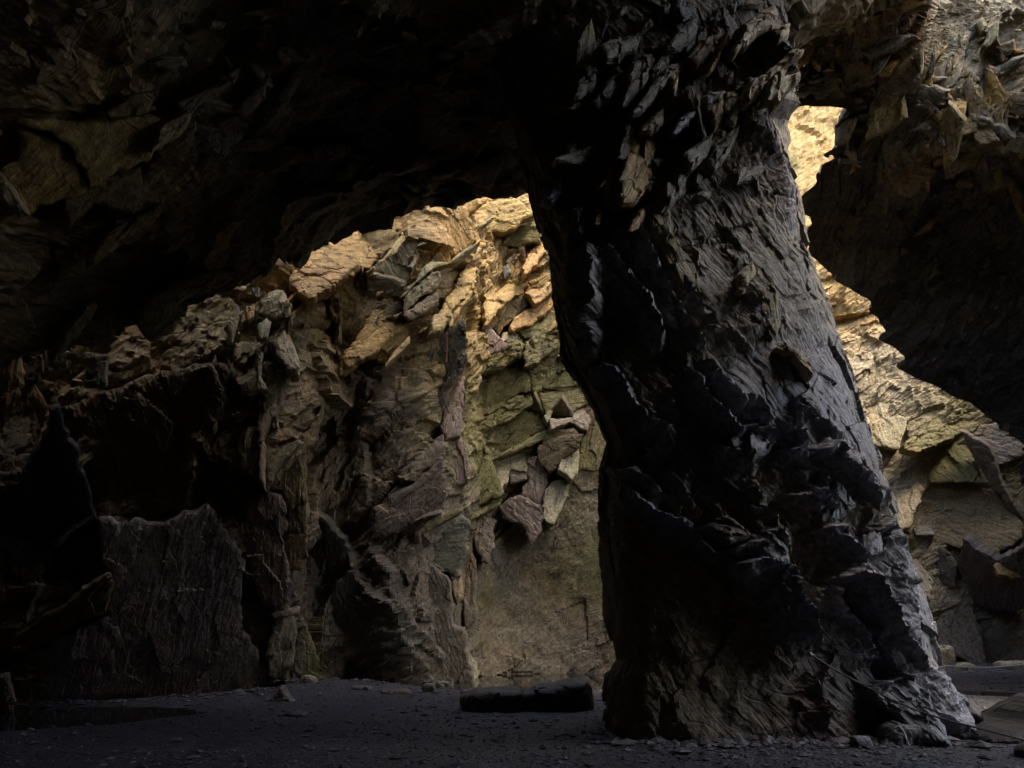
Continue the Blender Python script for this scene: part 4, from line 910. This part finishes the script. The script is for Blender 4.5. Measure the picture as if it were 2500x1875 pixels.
# ------------------------------------------------------------------ boulders and stones on the floor
def gz(x, y): return float(ground_h(np.array([[x, y, 0.0]]))[0])
def stone(name, x, y, w, d, h, tint, label, cat, seed, group=None, top=None, mat=None, sharp=.85, rot=0.0, sink=.12, res=(46, 26), sq=.58):
    """an angular broken stone: cross-sections along x, its top following a given profile"""
    nu, nv = res
    u = np.linspace(-1, 1, nu); t = np.linspace(0, 2 * math.pi, nv, endpoint=False)
    prof = (1 - np.abs(u) ** 5) ** .4 if top is None else np.interp(u, *top)
    dep = (1 - np.abs(u) ** 6) ** .45
    ct, st = np.cos(t), np.sin(t)
    sx = np.sign(ct) * np.abs(ct) ** sq; sy = np.sign(st) * np.abs(st) ** sq
    V = np.zeros((nu, nv, 3))
    V[:, :, 0] = u[:, None] * w / 2; V[:, :, 1] = dep[:, None] * sx[None] * d / 2
    V[:, :, 2] = np.where(sy[None] > 0, prof[:, None] * sy[None] * h, sy[None] * sink * dep[:, None])
    p = V.reshape(-1, 3)
    f1, _ = facet(p[:, [0, 2]] + seed, .35 * w ** .5, seed, .6); f2, _ = facet(p[:, [0, 1]] + seed, .22 * w ** .5, seed + 4, .6)
    nd = unit(p - np.array([0, 0, h * .3]))
    p = p + nd * ((f1 * .22 + f2 * .25) * sharp + fbm(p * 3 + seed, 3, seed) * .05 * w ** .5)[:, None]
    p = np.vstack([p, [[-w / 2, 0, h * .2]], [[w / 2, 0, h * .2]]]); n = nu * nv
    q = grid_faces(nu, nv); I = np.arange(n).reshape(nu, nv)
    q = np.vstack([q, np.stack([I[:-1, -1], I[1:, -1], I[1:, 0], I[:-1, 0]], -1)])
    c1 = np.stack([I[0], np.roll(I[0], -1), np.full(nv, n)], -1); c2 = np.stack([np.roll(I[-1], -1), I[-1], np.full(nv, n + 1)], -1)
    me = mk_mesh(name, p, [q, c1, c2], uv=np.c_[p[:, 0], p[:, 2] + p[:, 1]] + seed, tint=np.tile(np.array(TINT[tint]), (len(p), 1)), moss=0, fib=.05, mat=mat or SLATE)
    o = link(name, me, None, label, cat, group)
    o.location = (x, y, gz(x, y) - .02); o.rotation_euler = (0, 0, rot)
    return o
def stone_px(name, x0, x1, rt, rb, tint, label, cat, seed, depth=.8, **kw):
    Y = EYE * F / (rb - H0); w = (x1 - x0) / F * Y; h = (rb - rt) / F * Y
    return stone(name, ((x0 + x1) / 2 - CX) / F * Y, Y + w * depth * .4, w, w * depth, h * .95, tint, label, cat, seed, **kw)
stone('fallen_slab', .27, 12.45, 2.34, 1.25, .56, 'd', 'long flat dark slab lying on the floor in front of the back pool', 'boulder', 21,
      top=([-1, -.96, -.75, -.2, .35, .8, .95, 1], [.30, .48, .62, .68, .82, 1.0, .98, .35]), sharp=.9, sink=.2, sq=.25, res=(70, 44))
stone('boulder', 7.55, 9.5, 2.5, 1.5, .62, 'z', 'big dark boulder at the right edge beside the foot of the pillar', 'boulder', 22,
      top=([-1, -.8, -.45, -.2, .1, .6, 1], [.05, .2, .42, .8, 1.0, 1.0, .5]))
stone('boulder', 6.5, 7.8, .9, .8, .16, 'z', 'low black stone in the bottom right corner nearest the viewer', 'stone', 23)
stone_px('boulder', 2286, 2338, 1577, 1634, 'p', 'pale upright boulder against the sunlit wall behind the pillar', 'boulder', 24, depth=1.0, mat=ROCK)
stone_px('stone', 2283, 2306, 1613, 1642, 'p', 'small whitish stone touching the right foot of the pillar', 'stone', 25, mat=ROCK)
stone_px('stone', 2344, 2386, 1621, 1641, 'p', 'low pale stone on the floor just right of the upright boulder', 'stone', 26, mat=ROCK)
stone_px('stone', 2452, 2530, 1617, 1638, 'p', 'flat pinkish slab at the right edge under the white rope', 'stone', 27, mat=ROCK)
stone_px('stone', 655, 714, 1676, 1720, 'g', 'dark pointed stone at the foot of the left buttress', 'stone', 28, top=([-1, -.5, 0, .3, 1], [.1, .55, 1, .7, .05]))
stone_px('stone', 733, 772, 1673, 1692, 'p', 'flat pale stone below the mossy green rock', 'stone', 29)
stone_px('stone', 1030, 1064, 1675, 1700, 'g', 'grey angular stone at the foot of the pale rock rib', 'stone', 30)
stone_px('stone', 1062, 1108, 1667, 1688, 'g', 'jagged stone at the edge of the back pool, left end', 'stone', 31)
stone_px('stone', 1122, 1158, 1687, 1701, 'g', 'low stone on the shore between pool and long flat slab', 'stone', 32)
stone_px('stone', 925, 1002, 1691, 1705, 'd', 'low dark ledge of slate left of the grey angular stone', 'stone', 33)
stone_px('stone', 690, 742, 1741, 1753, 'd', 'low dark stones half buried in the floor at left', 'stone', 34)
stone_px('stone', 850, 905, 1688, 1699, 'd', 'thin dark slate lying below the black smooth rock face', 'stone', 35)
stone_px('stone', 2085, 2135, 1806, 1836, 's', 'small slate heap at the near foot of the pillar', 'stone', 36)
stone_px('stone', 2170, 2300, 1770, 1830, 's', 'broken grey toe of rock at the pillar base by the rope', 'stone', 37, depth=.6)
stone_px('stone', 2260, 2395, 1700, 1800, 's', 'sloping wedge of slate at the right foot of the pillar', 'stone', 38, depth=.5, top=([-1, -.6, 0, .5, 1], [1, .9, .55, .25, .02]))

# small rubble and gravel nobody could count
def gravel(name, n, seed):
    r_ = np.random.default_rng(seed)
    ico = np.array([(0, 0, 1), (.9, 0, .3), (.28, .85, .3), (-.72, .53, .3), (-.72, -.53, .3), (.28, -.85, .3), (0, 0, -.6)])
    fc = np.array([(0, 1, 2), (0, 2, 3), (0, 3, 4), (0, 4, 5), (0, 5, 1), (6, 2, 1), (6, 3, 2), (6, 4, 3), (6, 5, 4), (6, 1, 5)])
    Y = 7.2 * (28 / 7.2) ** r_.random(n); X = (r_.random(n) * 2 - 1) * .84 * Y
    s_ = .010 * np.exp(np.minimum(r_.exponential(.42, n), 1.7)) * (1 + Y * .03)
    # more of it, and bigger, along the foot of the walls and the pillar
    foot, _ = resample(catmull(RW[1:17], 14), .05); tn = unit(np.gradient(foot, axis=0)); fn = np.c_[tn[:, 1], -tn[:, 0]]
    k = r_.integers(0, len(foot), 2600); dd = r_.exponential(.45, 2600) + .05; ex = foot[k] + fn[k] * dd[:, None]
    pk = r_.integers(60, 430, 1500); po = PFOOT[pk] + np.c_[r_.normal(0, .18, 1500), -r_.exponential(.22, 1500)]
    X = np.concatenate([X, ex[:, 0], po[:, 0]]); Y = np.concatenate([Y, ex[:, 1], po[:, 1]])
    s_ = np.concatenate([s_, .02 * np.exp(np.minimum(r_.exponential(.6, 4100), 1.8))])
    z = ground_h(np.c_[X, Y, Y * 0])
    ok = z > .005; X, Y, s_, z = X[ok], Y[ok], s_[ok], z[ok]; n = len(X)
    a = r_.random(n) * 6.28; c, sn = np.cos(a), np.sin(a)
    sc = np.stack([s_ * r_.uniform(.8, 1.8, n), s_ * r_.uniform(.6, 1.2, n), s_ * r_.uniform(.3, .8, n)], 1)
    L3 = ico[None] * sc[:, None] * r_.uniform(.75, 1.2, (n, 7, 1))
    V = np.stack([L3[:, :, 0] * c[:, None] - L3[:, :, 1] * sn[:, None] + X[:, None], L3[:, :, 0] * sn[:, None] + L3[:, :, 1] * c[:, None] + Y[:, None], L3[:, :, 2] + z[:, None] + .004], -1).reshape(-1, 3)
    T = (fc[None] + (np.arange(n) * 7)[:, None, None]).reshape(-1, 3)
    tint = np.repeat(np.array([.07, .07, .08])[None] * r_.uniform(.4, 1.9, (n, 1)), 7, 0)
    me = mk_mesh(name, V, [T], uv=V[:, :2], tint=tint, moss=0, fib=.2, mat=SLATE)
    link(name, me, None, 'dark wet slate gravel scattered over the cave floor', 'gravel', kind='stuff')
gravel('gravel', 17000, 5)

# ------------------------------------------------------------------ ropes and ironwork
def tube(path, rad, ns=7, close=False):
    path = np.asarray(path, float); n = len(path)
    T = unit(np.gradient(path, axis=0)); ref = np.array([0.13, .2, .97])
    A = unit(np.cross(T, ref)); B = np.cross(T, A)
    t = np.linspace(0, 2 * math.pi, ns, endpoint=False)
    rad = np.broadcast_to(rad, (n,))
    V = path[:, None] + (A[:, None] * np.cos(t)[None, :, None] + B[:, None] * np.sin(t)[None, :, None]) * rad[:, None, None]
    I = np.arange(n * ns).reshape(n, ns); I2 = np.roll(I, -1, 1)
    q = np.stack([I[:-1], I[1:], I2[1:], I2[:-1]], -1).reshape(-1, 4)
    if close: q = np.vstack([q, np.stack([I[-1], I[0], I2[0], I2[-1]], -1)])
    return V.reshape(-1, 3), q
def join(parts):
    V = []; Q = []; k = 0
    for v, q in parts: V.append(v); Q.append(q + k); k += len(v)
    return np.vstack(V), np.vstack(Q)
def rope(path, rad, pitch):
    path, s_ = resample(catmull(path, 30), pitch / 7)
    T = unit(np.gradient(path, axis=0)); A = unit(np.cross(T, [.13, .2, .97])); B = np.cross(T, A)
    st = []
    for k in range(3):
        a = s_ / pitch * 2 * math.pi + k * 2 * math.pi / 3
        st.append(tube(path + (A * np.cos(a)[:, None] + B * np.sin(a)[:, None]) * rad * .5, rad * .58, 5))
    return join(st)
M_ROPE = make_plain('grey_rope', (.22, .21, .19), .85, .003, 120)
M_WROPE = make_plain('white_rope', (.7, .68, .66), .8, .003, 120)
M_IRON = make_plain('rusty_iron', (.20, .085, .045), .75, .002, 60)
M_STEEL = make_plain('dull_steel', (.30, .30, .31), .45, .001, 60, metal=.8)
M_SCR = make_plain('scratched_stone', (.42, .39, .34), .9, 0, 40)
pth = [at(1984, 1601, 8.86), at(2040, 1636, 8.75), at(2100, 1668, 8.6), at(2170, 1704, 8.4), at(2240, 1735, 8.2), at(2310, 1757, 8.0), at(2370, 1773, 7.85), at(2440, 1791, 7.7), at(2510, 1808, 7.6), at(2640, 1822, 7.5)]
V, Q = rope(pth, .013, .07)
link('hand_rope', mk_mesh('hand_rope', V, [Q], mat=M_ROPE), None, 'twisted grey hand rope slanting from the pillar down to the right edge', 'rope')
V, Q = rope([at(2268, 1624, 21), at(2300, 1625, 21), at(2360, 1629, 21), at(2410, 1630, 21), at(2460, 1627, 21), at(2520, 1620, 21), at(2700, 1600, 21)], .026, .2)
link('rope', mk_mesh('rope', V, [Q], mat=M_WROPE), None, 'thin white rope strung low across the far right floor', 'rope')
a0 = at(1978, 1597, 8.9)
eb = bpy.data.objects.new('anchor_bolt', None); COL.objects.link(eb); eb.location = tuple(a0)
eb['label'] = 'steel anchor bolt and ring in the pillar holding the hand rope'; eb['category'] = 'anchor'
t = np.linspace(0, 2 * math.pi, 25)[:-1]
V, Q = tube(np.c_[.028 * np.cos(t), t * 0, .028 * np.sin(t)] + [.03, -.02, -.03], .007, 6, True); o = link('ring', mk_mesh('ring', V, [Q], mat=M_STEEL), eb)
V, Q = tube([(0, .35, 0), (0, -.01, 0), (0, -.035, 0)], [.011, .011, .009], 8); o = link('bolt', mk_mesh('bolt', V, [Q], mat=M_STEEL), eb)
V, Q = tube([(-.005, .01, .01), (-.004, -.012, .012), (.004, -.016, -.012), (.012, -.02, -.03)], [.022, .024, .022, .012], 8); o = link('hanger_plate', mk_mesh('hanger_plate', V, [Q], mat=M_STEEL), eb)
hh = base_hit('rear', 1091, 850); Yh = hh[1] - .75
top_ = at(1091, 808, Yh); hook = bpy.data.objects.new('hanging_hook', None); COL.objects.link(hook); hook.location = tuple(top_)
hook['label'] = 'thin rusty iron rod hanging from the orange slab in the back chamber'; hook['category'] = 'iron rod'
t = np.linspace(0, 2 * math.pi, 17)[:-1]; Ln = 76 / F * Yh
V, Q = tube(np.c_[.018 * np.cos(t), t * 0, .055 * np.sin(t) - .06], .009, 6, True); link('top_link', mk_mesh('top_link', V, [Q], mat=M_IRON), hook)
V, Q = tube([(0, 0, .25), (0, 0, -.01)], .006, 6); link('wire', mk_mesh('wire', V, [Q], mat=M_IRON), hook)
V, Q = tube([(0, 0, -.11), (-.004, 0, -.3), (-.002, .01, -.5), (-.006, 0, -Ln + .03)], .012, 6); link('rod', mk_mesh('rod', V, [Q], mat=M_IRON), hook)
V, Q = tube([(-.006, 0, -Ln + .04), (-.004, 0, -Ln), (-.02, 0, -Ln - .005), (-.026, 0, -Ln + .03)], .011, 6); link('hook_end', mk_mesh('hook_end', V, [Q], mat=M_IRON), hook)
V, Q = tube([at(958, 330, 11.9), at(957, 450, 11.9), at(959, 532, 11.9)], .006, 6)
link('hanging_wire', mk_mesh('hanging_wire', V, [Q], mat=M_IRON), None, 'thin dark wire hanging down from the ceiling lip', 'wire')

# ------------------------------------------------------------------ names scratched into the rock
GL = {'A': [[(0, 0), (.5, 1), (1, 0)], [(.2, .4), (.8, .4)]], 'B': [[(0, 0), (0, 1), (.7, .95), (.75, .6), (.1, .5), (.9, .4), (.85, .05), (0, 0)]],
      'C': [[(.95, .85), (.5, 1), (.1, .7), (.1, .3), (.5, 0), (.95, .15)]], 'D': [[(0, 0), (0, 1), (.6, .9), (.9, .5), (.6, .1), (0, 0)]],
      'E': [[(.9, 1), (0, 1), (0, 0), (.9, 0)], [(0, .5), (.7, .5)]], 'G': [[(.9, .85), (.4, 1), (.05, .5), (.4, 0), (.9, .15), (.9, .5), (.5, .5)]],
      'H': [[(0, 0), (0, 1)], [(1, 0), (1, 1)], [(0, .5), (1, .5)]], 'I': [[(.5, 0), (.5, 1)]], 'J': [[(.2, 1), (.9, 1)], [(.6, 1), (.6, .2), (.35, 0), (.1, .2)]],
      'K': [[(0, 0), (0, 1)], [(.9, 1), (.05, .5), (.9, 0)]], 'L': [[(0, 1), (0, 0), (.8, 0)]], 'N': [[(0, 0), (0, 1), (.9, 0), (.9, 1)]],
      'O': [[(.5, 0), (.05, .3), (.05, .7), (.5, 1), (.95, .7), (.95, .3), (.5, 0)]], 'S': [[(.9, .85), (.5, 1), (.1, .75), (.8, .35), (.5, 0), (.05, .15)]],
      'T': [[(0, 1), (1, 1)], [(.5, 1), (.5, 0)]], 'W': [[(0, 1), (.25, 0), (.5, .8), (.75, 0), (1, 1)]], 'X': [[(0, 0), (1, 1)], [(0, 1), (1, 0)]],
      'Y': [[(0, 1), (.5, .5), (1, 1)], [(.5, .5), (.5, 0)]], 'V': [[(0, 1), (.5, 0), (1, 1)]], '+': [[(.5, .1), (.5, .9)], [(.1, .5), (.9, .5)]],
      '1': [[(.3, .8), (.55, 1), (.55, 0)]], '2': [[(.1, .8), (.5, 1), (.9, .75), (.1, 0), (.9, 0)]], '5': [[(.9, 1), (.15, 1), (.1, .55), (.7, .6), (.85, .3), (.5, 0), (.1, .1)]],
      '6': [[(.8, 1), (.3, .7), (.1, .3), (.4, 0), (.8, .2), (.7, .5), (.2, .4)]], '9': [[(.8, .6), (.4, .5), (.2, .8), (.6, 1), (.85, .7), (.7, 0)]], '-': [[(.1, .5), (.8, .5)]],
      '0': [[(.5, 0), (.1, .3), (.1, .7), (.5, 1), (.9, .7), (.9, .3), (.5, 0)]], '~': [[(.5, 0), (0, .6), (.25, .95), (.5, .7), (.75, .95), (1, .6), (.5, 0)]], '8': [[(0, .2), (.1, .5), (.35, .55), (.5, .3), (.7, .6), (1, .5), (.95, .15), (.6, .05), (.4, .3)]]}
dg = bpy.context.evaluated_depsgraph_get(); dg.update()
def scratch(parent, items, name='scratched_letters', rad=.005):
    parts = []
    for (txt, x, y, w, h, sl) in items:
        for k, ch in enumerate(txt):
            if ch == ' ': continue
            for ln in GL[ch]:
                P2 = np.array([(x + k * w * 1.25 + a_ * w + random.uniform(-.06, .06) * w, y - b_ * h - (k * w * 1.25 + a_ * w) * sl + random.uniform(-.06, .06) * h) for a_, b_ in ln])
                P2, _ = resample(P2, max(1.5, h / 7)); W = []
                for px_, py_ in P2:
                    d = Vector(ray(px_, py_)).normalized(); ok, loc, nr_, _, ob, _ = scene.ray_cast(dg, Vector((0, 0, EYE)), d)
                    if ok: W.append(np.array(loc) - np.array(d) * rad * .5)
                if len(W) > 1: parts.append(tube(np.array(W), rad, 4))
    if not parts: return
    V, Q = join(parts); o = link(name, mk_mesh(name, V, [Q], mat=M_SCR))
    if parent is PILLAR: under(o, parent)
    else: o.parent = parent
scratch(PILLAR, [('KAL', 1687, 1548, 8, 13, .02), ('+', 1703, 1572, 8, 9, 0), ('LV', 1712, 1600, 8, 13, 0), ('K', 1906, 1502, 10, 16, .1), ('A', 1828, 1602, 14, 16, .1), ('8', 1776, 1520, 46, 15, 0),
                 ('IT', 1752, 1522, 7, 12, 0), ('Y', 1790, 1420, 18, 20, .1), ('V', 1885, 1465, 14, 24, .2), ('C', 1810, 1632, 20, 13, .3), ('-', 1800, 1668, 34, 10, -.05), ('-', 1850, 1662, 32, 8, 0), ('O', 1740, 1500, 6, 9, 0), ('X', 1785, 1555, 18, 14, .3), ('T', 1815, 1540, 16, 12, 0)])
scratch(PILLAR, [('BSW-', 2097, 1411, 8, 12, 0), ('H+D', 2113, 1450, 6, 10, .05), ('~', 2124, 1462, 7, 8, 0)])
scratch(REAR, [('A', 2306, 1473, 14, 22, 0), ('16', 2312, 1494, 6, 11, -.4), ('205', 2273, 1526, 7, 14, .05)], rad=.012)
scratch(REAR, [('T', 1058, 1454, 12, 6, 0), ('J', 1060, 1463, 6, 8, 0), ('X', 1063, 1489, 9, 10, 0), ('C', 1063, 1498, 10, 12, 0), ('GLLO', 1052, 1534, 5, 9, -.05), ('K91', 1057, 1546, 5, 10, .1)], rad=.010)
scratch(REAR, [('ANK', 466, 1462, 16, 28, .12), ('NE', 545, 1435, 10, 10, 0), ('ABC', 486, 1407, 5, 7, 0), ('KEL', 500, 1475, 8, 12, 0), ('T', 505, 1522, 14, 24, 0), ('H', 530, 1545, 12, 18, .1), ('W', 560, 1525, 16, 14, 0), ('L', 480, 1535, 9, 18, 0), ('VX', 520, 1580, 14, 20, .2), ('E', 560, 1570, 12, 14, 0)], rad=.009)
